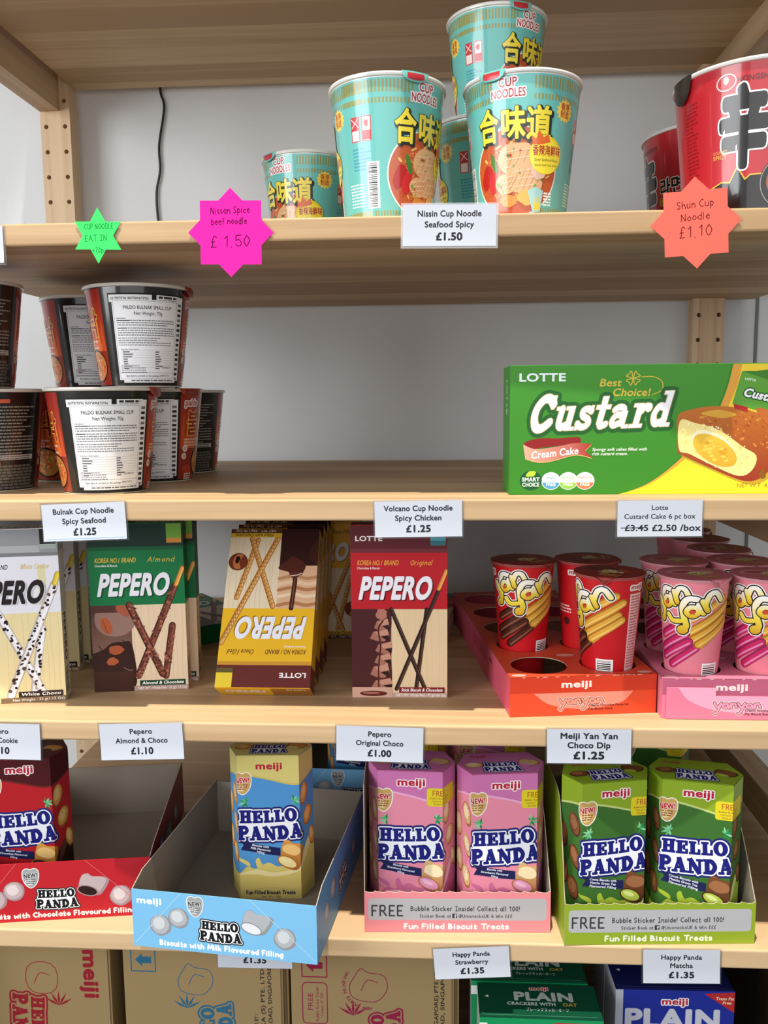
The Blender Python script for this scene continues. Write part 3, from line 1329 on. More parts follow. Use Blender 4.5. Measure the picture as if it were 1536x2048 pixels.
def make_red_cup(loc, rot, label, group):
    root = thing('spicy_noodle_cup', label, 'noodle cup', loc, rot, group)
    r0, r1, h = 55.0, 66.0, 112.0
    b = MB()
    b.lathe([(0, 2), (r0 - 3, 2), (r0 - 2, 0), (r0 - .3, 0), (r0, 1)], 'cfc8c4')
    b.lathe([(r0 + (r1 - r0) * v / h, v) for v in (1, 110.5)], 'b3202c')
    b.art(red_cup_art().window(-186.9, 186.9, 1, 109), Cone(r0, r1, h))
    b.build('cup_body', M_FILM, root)
    rim_parts(root, r1, h, 'd8d4d0', 'c8c2be', None, (radians(-60), radians(26), 20, '2a2624', None))
    return root


redcup = Kind(make_red_cup)
redcup((748, 64, S2), view(748, 64, 0), 'large red noodle cup at the front with a big black brush character', 'red noodle cups')
redcup((757, 215, S2), view(757, 215, -62), 'red noodle cup in shade behind the large front red cup', 'red noodle cups')


# black and red noodle cups
def black_art():
    a = Art()
    r = random.Random(11)

    def red_panel(x0, x1, second):
        a.poly(rect(x0, 2, x1, 91), '8a2a1c')
        a.grad(rect(x0 + 1, 34, x1 - 1, 90), 'b8401e', '8e2018', 1, 6)
        for i in range(9):
            fx = x0 + 4 + (x1 - x0 - 8) * i / 8
            a.poly(smooth([(fx - 3, 34), (fx - 1, 48 + r.uniform(0, 14)), (fx + 1, 62 + r.uniform(0, 12)), (fx + 2.5, 46), (fx + 4, 34)], 3), r.choice(('d8662a', 'cc5a24', 'e08a38', 'c04a20')))
        cx = (x0 + x1) / 2
        g = text('불낙', cx, 50, 20, min(38, x1 - x0 - 12), .02)
        a.add(outline(g, .8), 'e6b84a')
        a.add(g, '8c1414')
        if not second:
            g = text('paldo', x0 + 15, 78, 6.5, 19, .03)
            a.add(outline(g, 1.1), 'ece8e4')
            a.add(g, 'b02a24')
        textlines(a, x0 + 6, x1 - 12, 44, 3, 3, 1.8, 'e0b8a4', 2)
        a.poly(blob(cx + 7, 20, 17, 16, r, 14, .06), '1d1512')
        a.poly(circ(cx + 8, 20, 15, 14, 26), 'c2763a')
        for i in range(70):
            t, q = r.uniform(0, 2 * pi), math.sqrt(r.random()) * .9
            px, py = cx + 8 + 14 * q * cos(t), 20 + 13 * q * sin(t)
            an = r.uniform(0, pi)
            L = r.uniform(1.5, 4)
            a.poly(capsule((px - L / 2 * cos(an), py - L / 2 * sin(an)), (px + L / 2 * cos(an), py + L / 2 * sin(an)), r.uniform(.8, 1.5), 2), r.choice(('d98a44', 'e0a85c', 'c85a28', 'b0401c', '8a9a3c', 'e8b870')))
        for (px, py, pr) in ((x0 + 8, 34, 3.6), (x0 + 7, 26, 3.4)):
            a.poly(circ(px, py, pr, n=16), 'e6d8cc')
            a.poly(circ(px, py, pr * .6, n=12), 'c8a898')
        a.poly(blob(x0 + 12, 12, 7, 6, r), 'b23a20')
        textlines(a, x0 + 8, x0 + 20, 8, 3, 2.4, 1.4, 'e8d0c0', 3, False)

    red_panel(37, 93, False)
    red_panel(-98, -44, True)
    # dark panel of small print
    P0, P1 = 103, 178
    a.poly(rect(P0 + 30, 82, P0 + 46, 85.5), 'c4563c')
    textlines(a, P0 + 30, P1 - 4, 79, 15, 3.05, 1.15, '8b8880', 5, True)
    a.poly(rect(P0 + 30, 29.5, P1 - 4, 34), 'aaa6a2')
    textlines(a, P0 + 32, P1 - 8, 33, 2, 2, .9, '4a4848', 6, False)
    a.poly(rect(P0 + 30, 25, P0 + 36, 28.2), 'c4563c')
    for i in range(8):
        x = P0 + 31
        y = 24.5 - i * 2.9
        while x < P1 - 6:
            w = r.uniform(3, 7)
            a.poly(rect(x, y - 2.0, x + w, y), '5c5a54')
            x += w + .8
    a.poly(rect(P0 + 23, 74, P0 + 26, 86), 'c4563c')
    for i in range(5):
        a.poly(blob(P0 + 14 - (i % 2) * 3, 80 - i * 8, 6, 3.6, r), ('c8c2b8', 'a8b0a0', 'c8a890', 'd8b87c', 'd8cc58')[i])
    for k in range(4):
        x = P0 + 4 + k * 6
        a.poly(circ(x + 1, 52, 1.5, n=10), 'd8d4d0')
        a.poly(rect(x, 30, x + 2, 50), '6a6862')
        a.poly(circ(x + 1, 27, 1.5, n=10), 'd8d4d0')
        a.poly(rect(x, 6, x + 2, 25), '6a6862')
    return a


def sticker_art():
    a = Art()
    ink = '2a2a2c'
    a.poly(rect(-36, 2, 35, 86), '17150f')
    # the printed table under the sticker shows round its edges
    a.poly(rect(-35, 78, 2, 84.5), 'e6e6e6')
    a.add(text('NUTRITION INFORMATION', -17, 79.5, 3, 32, .02), ink)
    a.poly(rect(6, 78.5, 30, 84.5), 'e6e6e6')
    textlines(a, 8, 29, 83.5, 2, 3, 2, ink, 8, False)
    a.poly(rect(27, 6, 34.5, 84), 'e6e6e6')
    for i in range(16):
        a.poly(rect(28.5, 78 - i * 4.6, 33, 75.5 - i * 4.6), ink if i % 3 else '77777a')
    a.poly(rect(-28, 4, 30, 8), 'e0e0e0')
    textlines(a, -20, 26, 7, 1, 3, 1.6, '5a5a5e', 9, False)
    a.poly(rect(-32.5, 6.5, 28, 80), 'e9e9eb')
    for q in (rect(-31.5, 7.5, 27, 7.8), rect(-31.5, 78.7, 27, 79), rect(-31.5, 7.5, -31.2, 79), rect(26.7, 7.5, 27, 79), rect(-31.5, 13, 27, 13.3)):
        a.poly(q, '8a8a8e')
    a.add(text('PALDO BULNAK SMALL CUP', -1, 71.5, 3.3, 43, .015), ink)
    a.add(text('Net Weight: 70g', -1, 66.2, 3.2, 25, .01), ink)
    a.add(text('Ingredients:', -29.5, 62.6, 1.3, None, .02, 'l'), ink)
    textlines(a, -29.5, 25, 61.6, 3, 2.1, .85, '6a6a70', 10)
    a.poly(rect(-29.5, 60.7, -18, 61.6), ink)
    textlines(a, -29.5, 25, 54.6, 4, 2.1, .85, '6a6a70', 12)
    a.poly(rect(-29.5, 53.7, -21, 54.6), ink)
    textlines(a, -29.5, 22, 45.5, 4, 2.1, .85, '7a7a80', 13)
    a.add(text('Nutrition Information', -28, 34.2, 1.4, None, .01, 'l'), ink)
    for i in range(8):
        y = 33.6 - i * 2.2
        a.poly(rect(-28, y, 25, y + .2), 'a0a0a6')
        a.poly(rect(-26.5, y - 1.6, -26.5 + RND.uniform(4, 13), y - .6), '55555a')
        a.poly(rect(5, y - 1.6, 5 + RND.uniform(3, 9), y - .6), '55555a')
    textlines(a, -29.5, -4, 24 - 4, 4, 2.0, .8, '77777c', 14)
    a.add(text('B1VRE 10', 22, 17.2, 1.8, 9, .01, 'r'), ink)
    a.add(text('Best Before: printed on the package (MM/YYYY)', -2, 9.4, 2.0, 46, .012), ink)
    return a


def make_black(loc, rot, label, group):
    root = thing('black_noodle_cup', label, 'noodle cup', loc, rot, group)
    r0, r1, h = 38.5, 50.5, 95.0
    b = MB()
    b.lathe([(0, 2), (r0 - 3, 2), (r0 - 2, 0), (r0 - .3, 0), (r0, 1)], 'c9c2b0')
    b.lathe([(r0 + (r1 - r0) * v / h, v) for v in (1, 93.5)], '191612')
    b.art(black_art(), Cone(r0, r1, h))
    bd = b.build('cup_body', M_FILM, root)
    b = MB()
    b.art(sticker_art(), Cone(r0 + .12, r1 + .12, h))
    b.build('printed_sticker', M_PAPER, bd)
    la = Art()
    r = random.Random(2)
    for i in range(60):
        t, q = r.uniform(0, 2 * pi), math.sqrt(r.random()) * 44
        la.poly(capsule((q * cos(t), q * sin(t)), (q * cos(t) + r.uniform(-5, 5), q * sin(t) + r.uniform(-5, 5)), 2.2, 2), r.choice(('b4411e', 'cc6a30', '7c1a10', 'e09a58')))
    rim_parts(root, r1, h, 'cdc8be', '8a2a18', la, (radians(62), radians(36), 9, 'a5401f', '7c2214'))
    return root


black = Kind(make_black)
BG = 'black and red noodle cups'
RM = (38.5 + 50.5) / 2


def rt(u, deg, x, y):
    """turn a cup so that the print at u faces deg degrees right of the shopper"""
    return view(x, y, deg) - u / RM


black((171.5, 79, S3), rt(0, 6, 171.5, 79), 'black noodle cup front centre on the middle shelf, bright white sticker facing out', BG)
black((53, 98, S3), rt(150, 22, 53, 98), 'black noodle cup cut by the left picture edge, bottom tier, small print facing out', BG)
black((183, 190, S3), rt(0, -15, 183, 190), 'black noodle cup behind the front stickered cup, its red panel showing at right', BG)
black((179, 300, S3), rt(160, 32, 179, 300), 'rearmost black noodle cup, rightmost edge showing small print and red panel', BG)
black((80, 206, S3), rt(64, -42, 80, 206), 'black noodle cup in shade between the two bottom front cups, red panel forward', BG)
black((43, 84, S3 + 96.2), rt(150, 22, 43, 84), 'black noodle cup cut by the left picture edge, upper tier, small print facing out', BG)
black((189, 138, S3 + 96.2), rt(0, 12, 188, 140), 'black noodle cup on the upper tier, white sticker facing out in shadow', BG)
black((108, 220, S3 + 96.2), rt(0, 12, 110, 218), 'black noodle cup deep on the upper tier, half hidden between two others', BG)


# ------------------------------------------------------------------ custard cake carton
def custard():
    w, h, d = 262.0, 109.0, 52.0
    root = thing('cake_carton', 'green and yellow cake carton on the middle shelf, running off the right edge', 'box', (542.7, 31, S3), radians(1.5))
    b = MB()
    b.box(0, 0, 0, w, d, h, {'*': '38862a', 't': '449432', 'r': 'e8cf3a'})
    a = Art()
    r = random.Random(21)
    a.grad(rect(0, 0, w, h), '35801f', '3f8a28', 1, 4)
    # yellow field with an orange border sweeping up to the right
    curve = smooth([(93, 0), (112, 7), (128, 17), (145, 32), (160, 48), (172, 68), (180, 90), (184, h)], 6)
    a.poly(curve + [(w, h), (w, 0)], '2c7a1e')
    c2 = [(x + 1.6, y) for x, y in curve]
    a.poly(c2 + [(w, h), (w, 0)], 'd89a3a')
    c3 = smooth([(93, 0), (114, 6), (131, 16), (150, 31), (167, 48), (180, 68), (189, 90), (193, h)], 6)
    a.grad(c3 + [(w, h), (w, 0)], 'f2d62c', 'e8c934', 1, 6)
    # maker's name
    a.add(text('LOTTE', 7.7, 96.2, 6.8, 39, .03, 'l'), 'e6eef0')
    # gold quality mark with a four-leaf clover
    gold = 'd0b440'
    a.add(text('Best', 75, 91.5, 6.4, 18, .02, 'l', shear=.2), gold)
    a.add(text('Choice!', 86, 83.4, 6.4, 31, .02, 'l', shear=.2), gold)
    for k in range(4):
        t = pi / 4 + k * pi / 2
        q = smooth([(103, 98), (103 + 6 * cos(t - .5), 98 + 6 * sin(t - .5)), (103 + 5 * cos(t), 98 + 5 * sin(t)), (103 + 6 * cos(t + .5), 98 + 6 * sin(t + .5)), (103, 98)], 4)
        a.add(stroke(q, .8, 2), gold)
    a.add(stroke(smooth([(110, 99), (120, 99), (127, 95), (127, 88), (119, 84)], 5), .7, 2), gold)
    # big name in slanted heavy letters
    R = rect
    C = lambda pts, w, cl=False: [capsule(p, q, w, 4) for p, q in zip(smooth(pts, 4, cl)[:-1], smooth(pts, 4, cl)[1:])]
    serif = [
        (.96, C([(.80, .76), (.62, .91), (.40, .91), (.20, .70), (.17, .40), (.32, .13), (.56, .09), (.82, .25)], .25) + [R(.74, .62, .86, 1.0)]),
        (.88, C([(.24, .62), (.24, .22), (.36, .10), (.54, .16)], .21) + [R(.52, 0, .74, .68), R(.02, .58, .3, .68), R(.40, .58, .62, .68), R(.6, 0, .88, .1)]),
        (.68, C([(.54, .52), (.38, .59), (.2, .54), (.24, .40), (.46, .30), (.54, .18), (.42, .09), (.24, .09), (.1, .18)], .18) + [R(.50, .44, .60, .68), R(.04, 0, .14, .26)]),
        (.62, [R(.18, .14, .40, .92), R(.02, .56, .58, .68)] + C([(.29, .2), (.36, .09), (.55, .13)], .19)),
        (.86, C([(.48, .36), (.28, .38), (.15, .22), (.26, .09), (.48, .16)], .18) + C([(.14, .53), (.3, .6), (.5, .56), (.56, .40)], .17) + [R(.46, .05, .68, .48), R(.6, 0, .84, .1)]),
        (.74, [R(.16, 0, .38, .68), R(.02, .58, .3, .68), R(.02, 0, .52, .1)] + C([(.36, .46), (.46, .58), (.62, .58)], .19) + [circ(.62, .55, .12, n=14)]),
        (.88, C([(.5, .54), (.28, .57), (.15, .34), (.28, .10), (.5, .14)], .20) + [R(.48, 0, .70, 1.0), R(.34, .9, .6, 1.0), R(.56, 0, .86, .1)]),
    ]
    kx = 120.0 / sum(q[0] for q in serif)
    cx, ps = 16.0, []
    for lw, pp in serif:
        for p in pp:
            q = [(cx + x * kx, y * 30.0) for x, y in p]
            ps.append([(x + y * .26 - 2, 55.5 + y + (x - 77) * .035) for x, y in q])
        cx += lw * kx
    g = union(ps)
    a.add(outline(g, 3.6), '1c5a24')
    a.add(outline(g, .55), 'b8a468')
    a.add(g, 'eceaf2')
    # ribbon
    a.poly(smooth([(12, 44), (24, 48), (42, 48), (58, 49), (59, 44), (44, 42), (26, 40), (14, 38)], 4, True), '8c1c1c')
    rb = smooth([(11.5, 43), (22, 39), (40, 41), (56, 44), (69.5, 43)], 5) + [(64, 37.5), (70.5, 31)] + smooth([(70.5, 31), (56, 34), (36, 29), (24, 28), (13.5, 31)], 5)
    a.poly([(x, y - .7) for x, y in rb], 'd8b468')
    a.grad(rb, 'e0a890', 'a82422', 0, 10)
    a.add(text('Cream Cake', 38.5, 32.8, 6.2, 40, .02, 'c', .1, .1), 'f4f0ee')
    a.add(text('Spongy soft cakes filled with', 70, 37.2, 2.6, 46, .02, 'l', 0, .2), 'e8f0e0')
    a.add(text('rich custard cream.', 70, 33.4, 2.6, 30, .02, 'l', 0, .2), 'e8f0e0')
    # round marks
    for i, (x, c, s_) in enumerate(((35.6, '4f9ac4', 'MSG'), (50.2, '8abf4a', 'ARTIFICIAL'), (64.4, 'e0794c', 'PRESERVATIVE'))):
        a.poly(circ(x, 11.6, 8.2, 7.6), 'd8e4dc')
        a.poly(circ(x, 11.6, 7.6, 7.0), 'f2f4f0')
        a.poly([p for p in circ(x, 11.6, 7.6, 7.0, 36) if p[1] < 11.2], c)
        a.add(text(s_, x, 13.4, 1.9, 7 if i == 0 else 11.5, .02), c)
        a.add(text('FREE', x, 7.4, 2.7, 8, .02), 'f4f6f2')
    a.poly(circ(18.4, 12, 9.4, 8.4), '14542c')
    a.add(text('SMART', 18.4, 11.4, 3.4, 15, .03), 'f0f4ec')
    a.add(text('CHOICE', 18.4, 7, 3.4, 14.5, .03), 'f0f4ec')
    a.poly(smooth([(14, 16), (17, 20), (22.5, 19.6), (21, 16), (17, 15.5)], 3, True), 'b8d03c')
    # cut cake
    crust = smooth([(141, 66), (150, 71), (170, 74), (195, 72), (215, 64), (226, 52), (226, 34), (218, 18), (207, 11), (194, 12), (170, 22), (150, 31), (142, 36), (141, 50)], 4, True)
    a.poly([(x + 3, y - 3) for x, y in crust], 'b89a2a')
    a.grad(crust, '8f2f1c', 'b86a24', 1, 10)
    for i in range(150):
        x, y = r.uniform(158, 222), r.uniform(34, 72)
        if y < 72 - abs(x - 180) * .22 and y > 60 - (x - 150) * .36:
            a.poly(circ(x, y, r.uniform(.5, 1.3), n=6), r.choice(('c47a2e', 'a8521c', 'd08a38', '9c4618')))
    a.poly(smooth([(160, 68), (175, 71), (190, 67), (178, 64)], 4, True), 'cc9a34')
    crumb = smooth([(143, 62), (156, 60), (176, 54), (196, 40), (208, 32), (205, 20), (194, 15), (172, 24), (152, 34), (143, 38)], 4, True)
    a.poly(crumb, 'ecdc8e')
    for i in range(140):
        t, q = r.uniform(0, 2 * pi), math.sqrt(r.random())
        a.poly(circ(174 + 30 * q * cos(t), 40 + 17 * q * sin(t) - (cos(t) * q) * 12, r.uniform(.4, 1.1), n=6), r.choice(('f4e8a8', 'e2cc74', 'f8f0bc', 'dcc468')))
    fill = circ(173, 37, 21, 10.5, 30, -.55)
    a.poly(circ(172, 40, 21, 10.5, 30, -.55), 'f6efc6')
    a.grad(fill, 'd8a22c', 'e6bc3e', 1, 6)
    for i in range(30):
        t, q = r.uniform(0, 2 * pi), math.sqrt(r.random()) * .8
        dx, dy = 19 * q * cos(t), 9 * q * sin(t)
        a.poly(blob(173 + dx * cos(.55) + dy * sin(.55), 37 - dx * sin(.55) + dy * cos(.55), 2, 1.2, r, 7), r.choice(('dfae34', 'ecc754', 'cf9a28')))
    # small wrapped piece at the far end
    pk = [(186, 76), (193, 103), (214, 96), (232, 99), (232, 62), (222, 66)]
    a.poly(pk, '5a9a34')
    a.poly([(193, 103), (214, 96), (232, 99), (232, 106), (205, 103)], '3c7a24')
    g = text('Custard', 211, 79, 7, 34, .04, 'c', -.22, .2)
    a.add(outline(g, 1.0), '1c5a24')
    a.add(g, 'eceaf2')
    a.add(text('LOTTE', 200, 95, 2.0, 9, .02, 'c', -.2), 'e8f0e8')
    a.poly([(187, 76), (199, 73), (199, 69), (188, 72)], 'a82422')
    a.poly(smooth([(206, 72), (218, 70), (232, 64), (232, 52), (214, 60)], 4, True), 'b8642a')
    a.add(text('6', 214, 13, 8, None, .04), '7a5a14')
    a.add(text('NET W.T  4.87 OZ', 193, 5.2, 3.6, 40, .0, 'l'), '8a6a1c')
    a.window(0, w, 0, h)
    b.art(a, Plane((0, 0, 0), (1, 0, 0), (0, 0, 1)))
    sd = Art()
    sd.add(text('LOTTE', 0, 0, 5, 30, .03, 'l', -pi / 2), 'e6eef0')
    b.art(sd.moved(lambda p: (p[0] + 26, p[1] + 98)), Plane((0, d, 0), (0, -1, 0), (0, 0, 1)))
    b.build('carton_body', M_CARD, root)
    b = MB()
    b.box(0.4, .5, h + .05, w - .4, d - .5, h + .7, '57ab42')
    b.build('top_flap', M_CARD, root)


custard()


# ------------------------------------------------------------------ stick biscuit cartons
PW, PH, PD = 89.0, 163.0, 22.0


def thick_stick(a, p, q, w, c, edge, hi, n=5):
    a.poly(capsule(p, q, w, n), edge)
    dx, dy = q[0] - p[0], q[1] - p[1]
    L = math.hypot(dx, dy)
    nx, ny = -dy / L, dx / L
    a.poly(capsule((p[0] + nx * w * .08, p[1] + ny * w * .08), (q[0] + nx * w * .08, q[1] + ny * w * .08), w * .72, n), c)
    a.poly(capsule((p[0] + nx * w * .2, p[1] + ny * w * .2), (q[0] + nx * w * .2, q[1] + ny * w * .2), w * .2, 3), hi)


def stick_art(k):
    a = Art()
    r = random.Random(len(k) * 7 + 1)
    K = {
        'red': dict(block='b01622', band='5a1820', crease='6c2830', sq='4a98a4', st='2f6a74', left='43181c', right='d6bd98', gold='d8963a', word='e4e2ea', sh='5c0c14', bar='7a1a1e', name='Stick Biscuit & Chocolate', kind='Original', net='NET WT / Poids Net : 47 g(1.66 Oz)', nb='b89a8c', nt='efe6e0'),
        'green': dict(block='0b6a3a', band='0c2a20', crease='0a5230', sq='6aa038', st='c8863a', left='5a3024', right='d8c0a4', gold='c8a83c', word='dcdce4', sh='063a20', bar='123c24', name='Almond & Chocolate', kind='Almond', net='NET WT / Poids Net : 32 g(1.13 Oz)', nb='a8897e', nt='ece2dc'),
        'white': dict(block='dcdae2', band='8c8e92', crease='77787c', sq='121214', st='9aa49c', left='e0cf9e', right='e0cf9e', gold='cbb684', word='1e1418', sh='c8c6ce', bar='2c1c18', name='White Choco', kind='White Cookie', net='Net Weight : 32 g(1.13 Oz)', nb='7c6448', nt='eae4dc'),
        'yellow': dict(block='dcab22', band='5e2420', crease='bf8a2c', sq='dcc034', st='5c5228', left='cfa684', right='d8c8ac', gold='5c3418', word='dedee8', sh='8a6414', bar='c8a22e', name='Filled with Chocolate', kind='Choco Filled', net='NET WT . 50g(1.76 Oz)', nb='4e2a1c', nt='c8b8ac'),
    }[k]
    a.poly(rect(0, 0, PW, 85), K['right'])
    if k in ('red', 'green', 'yellow'):
        a.poly(rect(0, 0, 37.5, 85), K['left'])
    # soft wood grain on the pale side
    for i in range(10):
        x = 38 + i * 5.2 + r.uniform(-1, 1)
        a.add(stroke(smooth([(x, 0), (x + r.uniform(-2, 2), 30), (x + r.uniform(-2, 2), 60), (x, 85)], 3), .5, 2), 'cdb690' if k != 'white' else 'd6c28c')
    if k == 'red':
        for (x, y, w, h) in ((28, 70, 7, 6), (26, 60, 9, 6), (30, 48, 8, 6), (29, 37, 8, 6), (26, 26, 9, 7), (28, 13, 10, 6)):
            q = [(x - w, y - h * .5), (x - w * .6, y + h * .6), (x + w * .8, y + h), (x + w, y - h * .2), (x + w * .5, y - h), (x - w * .3, y - h * .9)]
            a.poly(q, '9a6656')
            a.poly([(x - w * .5, y + h * .4), (x + w * .8, y + h), (x + w, y + h * .1), (x, y - h * .1)], 'b98672')
            a.poly([(x + w * .1, y - h * .2), (x + w * .95, y), (x + w * .9, y - h * .9)], '24100e')
        a.add(stroke(smooth([(26, 84), (30, 76), (25, 66), (27, 50), (25, 30), (25, 4)], 4), 1.4, 3), '4a1c16')
        a.poly(rect(0, 0, 37.5, 10), 'c49a88')
        a.poly(circ(20, 4, 13, 2.6, 24), '5a2018')
        a.poly(circ(18, 4.4, 8, 1.0, 16), 'a4685a')
        a.poly(blob(28, 80, 5, 6, r), 'a86e5e')
    if k == 'green':
        a.grad(rect(0, 28, 37.5, 85), '7c5c50', '4a2822', 1, 6)
        a.poly(blob(22, 72, 20, 16, r, 12, .1), '8a6a60')
        a.poly(rect(0, 78, 37.5, 85), '4c2a24')
        a.poly(blob(14, 65, 5, 9, r, 12, .05, .35), 'a4512c')
        a.add(stroke([(11, 70), (15, 58)], .6, 2), '7a3418')
        a.poly(smooth([(24, 85), (24, 80), (30, 75), (37, 74), (37.5, 85)], 3), '9a5038')
        a.poly(smooth([(0, 38), (10, 42), (18, 48), (28, 49), (37.5, 45), (37.5, 0), (0, 0)], 4), '2e1410')
        a.poly(blob(22, 41, 7, 5, r), '9c4c2c')
        a.poly(blob(18, 30, 5.5, 4, r), 'a4522e')
        a.add(stroke(smooth([(6, 46), (10, 40), (20, 36), (30, 38)], 4), .8, 2), '1c0a08')
        a.add(stroke(smooth([(28, 24), (33, 21), (37, 21)], 4), .5, 2), '9a7466')
        a.poly([(28, 52), (29.5, 47), (33, 46)], '2e1410')
        a.poly(rect(0, 0, 37.5, 20), '3a1c14')
    if k == 'white':
        a.poly(rect(0, 60, 10, 85), 'd4d8cc')
    # colour block, crease and band
    a.poly(rect(0, 85, PW, 138), K['block'])
    if k == 'white':
        a.poly(rect(70, 92, 77, 130), 'd6cea4')
    a.poly(rect(0, 138, PW, 141.5), K['crease'])
    a.poly(rect(0, 141.5, PW, PH), K['band'])
    a.poly(rect(73.5, 149, 87.5 if k != 'yellow' else PW, PH), K['sq'])
    a.poly(rect(73.5, 144.5, 87.5 if k != 'yellow' else PW, 149), K['st'])
    if k == 'white':
        a.poly(rect(0, 141.5, 73, 148), 'a6a8ac')
    a.add(text('LOTTE', 4.5, 149, 4.6, 25, .03, 'l'), 'e8e2e0' if k != 'white' else '3a3a3c')
    a.add(text('KOREA NO.1 BRAND', 6, 126.5, 4.6, 38, .02, 'l', 0, .18), K['gold'] if k != 'white' else '2a2224')
    a.add(text('Chocolate & Biscuit', 6, 122.6, 2.2, 21, .01, 'l'), 'e4e0dc' if k != 'white' else '8a8688')
    a.add(hand(K['kind'], 55, 126.5, 4.6, .6, 25 if k != 'red' else 20, 'l', 0, .3), K['gold'])
    # sticks
    if k == 'red':
        for p, q in (((70, 85), (60, 9)), ((37, 85), (68, 9)), ((81, 103), (41.5, 8.5))):
            thick_stick(a, p, q, 3.7, '2c1712', '170b09', '5c3a30')
        thick_stick(a, (88, 121), (81, 104), 3.7, 'd8903c', 'a8622a', 'ecb468')
    if k == 'green':
        for p, q in (((76, 64), (68, 14)), ((80, 103), (42, 15)), ((36, 85), (65, 16))):
            L = math.dist(p, q)
            thick_stick(a, p, q, 6.6, '6a3426', '3c1a14', '88503e')
            for i in range(int(L * .9)):
                t = r.random()
                a.poly(blob(p[0] + (q[0] - p[0]) * t + r.uniform(-3.2, 3.2), p[1] + (q[1] - p[1]) * t + r.uniform(-2, 2), r.uniform(.6, 1.7), r.uniform(.6, 1.5), r, 6, .2), r.choice(('7c4030', '56281c', '965a46', '46201a', 'a86a54')))
        thick_stick(a, (87.5, 120), (81, 104), 4.2, 'd8963e', 'a8662a', 'ecba6c')
    if k == 'white':
        for p, q in (((71, 70), (61, 9)), ((33.5, 85), (69, 8)), ((84, 111), (40, 7))):
            thick_stick(a, p, q, 7.4, 'e2dee2', 'b4aca8', 'f2f0f2')
            L = math.dist(p, q)
            for i in range(int(L * .30)):
                t = (i + r.random() * .8) / (L * .30)
                a.poly(blob(p[0] + (q[0] - p[0]) * t + r.uniform(-3, 3), p[1] + (q[1] - p[1]) * t, r.uniform(.8, 2.2), r.uniform(.8, 1.7), r, 8, .15, .6), r.choice(('2a1a18', '38241e', '1e1212', '5a4640')))
        thick_stick(a, (87.6, 121), (84.5, 112), 5, 'd8be3c', 'b09a34', 'e8d468')
    if k == 'yellow':
        a.poly(rect(0, 0, 37.5, 40), '2c1412')
        a.poly(smooth([(37.5, 40), (33, 37), (28, 33), (25, 30), (12, 38), (14, 48), (18, 52), (26, 52), (28, 47), (37.5, 44)], 4, True), '4a2018')
        for y, c in ((80, 'a8744c'), (71, 'e0c4a4'), (64, 'a8744c'), (58, 'dcbc9c'), (52, 'b0805a')):
            a.add(stroke(smooth([(0, y), (10, y + 1.5), (22, y - 1), (37, y + 2)], 4), 3.4, 2), c)
        a.add(stroke([(22, 50), (21, 56), (23, 85)], 4.4, 4), '3c1a14')
        a.add(stroke([(21.2, 54), (22.6, 84)], 1.0, 3), '7c4a3a')
        a.poly(circ(22, 50, 5, 3), '5c2a20')
        a.add(stroke(smooth([(15, 48), (19, 50), (26, 51)], 3), 1.0, 2), 'd8c0b0')
        a.poly(smooth([(0, 10), (6, 18), (10, 30), (0, 40)], 3), '3a1a16')
    if k == 'yellow':
        for p, q in (((61, 12), (77, 74)), ((67, 11), (41, 83)), ((40, 8), (87.5, 120))):
            thick_stick(a, p, q, 5.4, 'c48c4a', '9a6228', 'dcb070')
            L = math.dist(p, q)
            for i in range(int(L / 4.2)):
                t = (i + .5) / (L / 4.2)
                cx, cy = p[0] + (q[0] - p[0]) * t, p[1] + (q[1] - p[1]) * t
                an = math.atan2(q[1] - p[1], q[0] - p[0]) + .5
                for sx in (-1.1, 1.1):
                    px, py = cx - sin(an) * sx, cy + cos(an) * sx
                    a.poly(capsule((px - .7 * cos(an), py - .7 * sin(an)), (px + .7 * cos(an), py + .7 * sin(an)), .7, 2), '7a4618')
        a.poly(circ(79, 36, 9.4, n=28), '4e2214')
        a.poly(circ(79, 36, 8.6, n=28), '6e2f1a')
        a.poly(smooth([(74, 29), (78, 36), (76, 43), (82, 43), (84, 35), (80, 28)], 3, True), 'b06a3c')
        a.poly(smooth([(77, 32), (79.5, 38), (82, 36), (80.5, 30)], 3, True), '1c0a08')
    # big word, slanted and condensed
    g = text('PEPERO', 7, 95, 21, 66, .045, 'l', 0, .2)
    a.add(put(g, 1.1, -1.0, 1), K['sh'])
    a.add(g, K['word'])
    # foot strips
    if k == 'yellow':
        a.poly(rect(37.5, 4.6, PW, 9.2), K['bar'])
        a.add(text(K['name'], 46, 5.6, 2.9, 38, .02, 'l', 0, .2), '4a2c12')
        a.poly(rect(37.5, 0, PW, 4.6), K['nb'])
        a.add(text(K['net'], 44, 1.0, 2.5, 40, .01, 'l'), K['nt'])
    else:
        x0 = {'red': 44, 'green': 43, 'white': 47}[k]
        a.poly(rect(37.5 if k != 'white' else 31, 0, PW, 4.8), K['nb'])
        a.add(text(K['net'], PW - 1.5, 1.3, 2.5, 46, .01, 'r'), K['nt'])
        a.poly(rect(x0, 4.8, PW - 2.5, 10.2), K['bar'])
        a.add(text(K['name'], (x0 + PW - 2.5) / 2, 6.2, 3.0, PW - 2.5 - x0 - 4, .025, 'c', 0, .18), 'efece8')
    a.window(0, PW, 0, PH)
    return a, K


_SA = {}


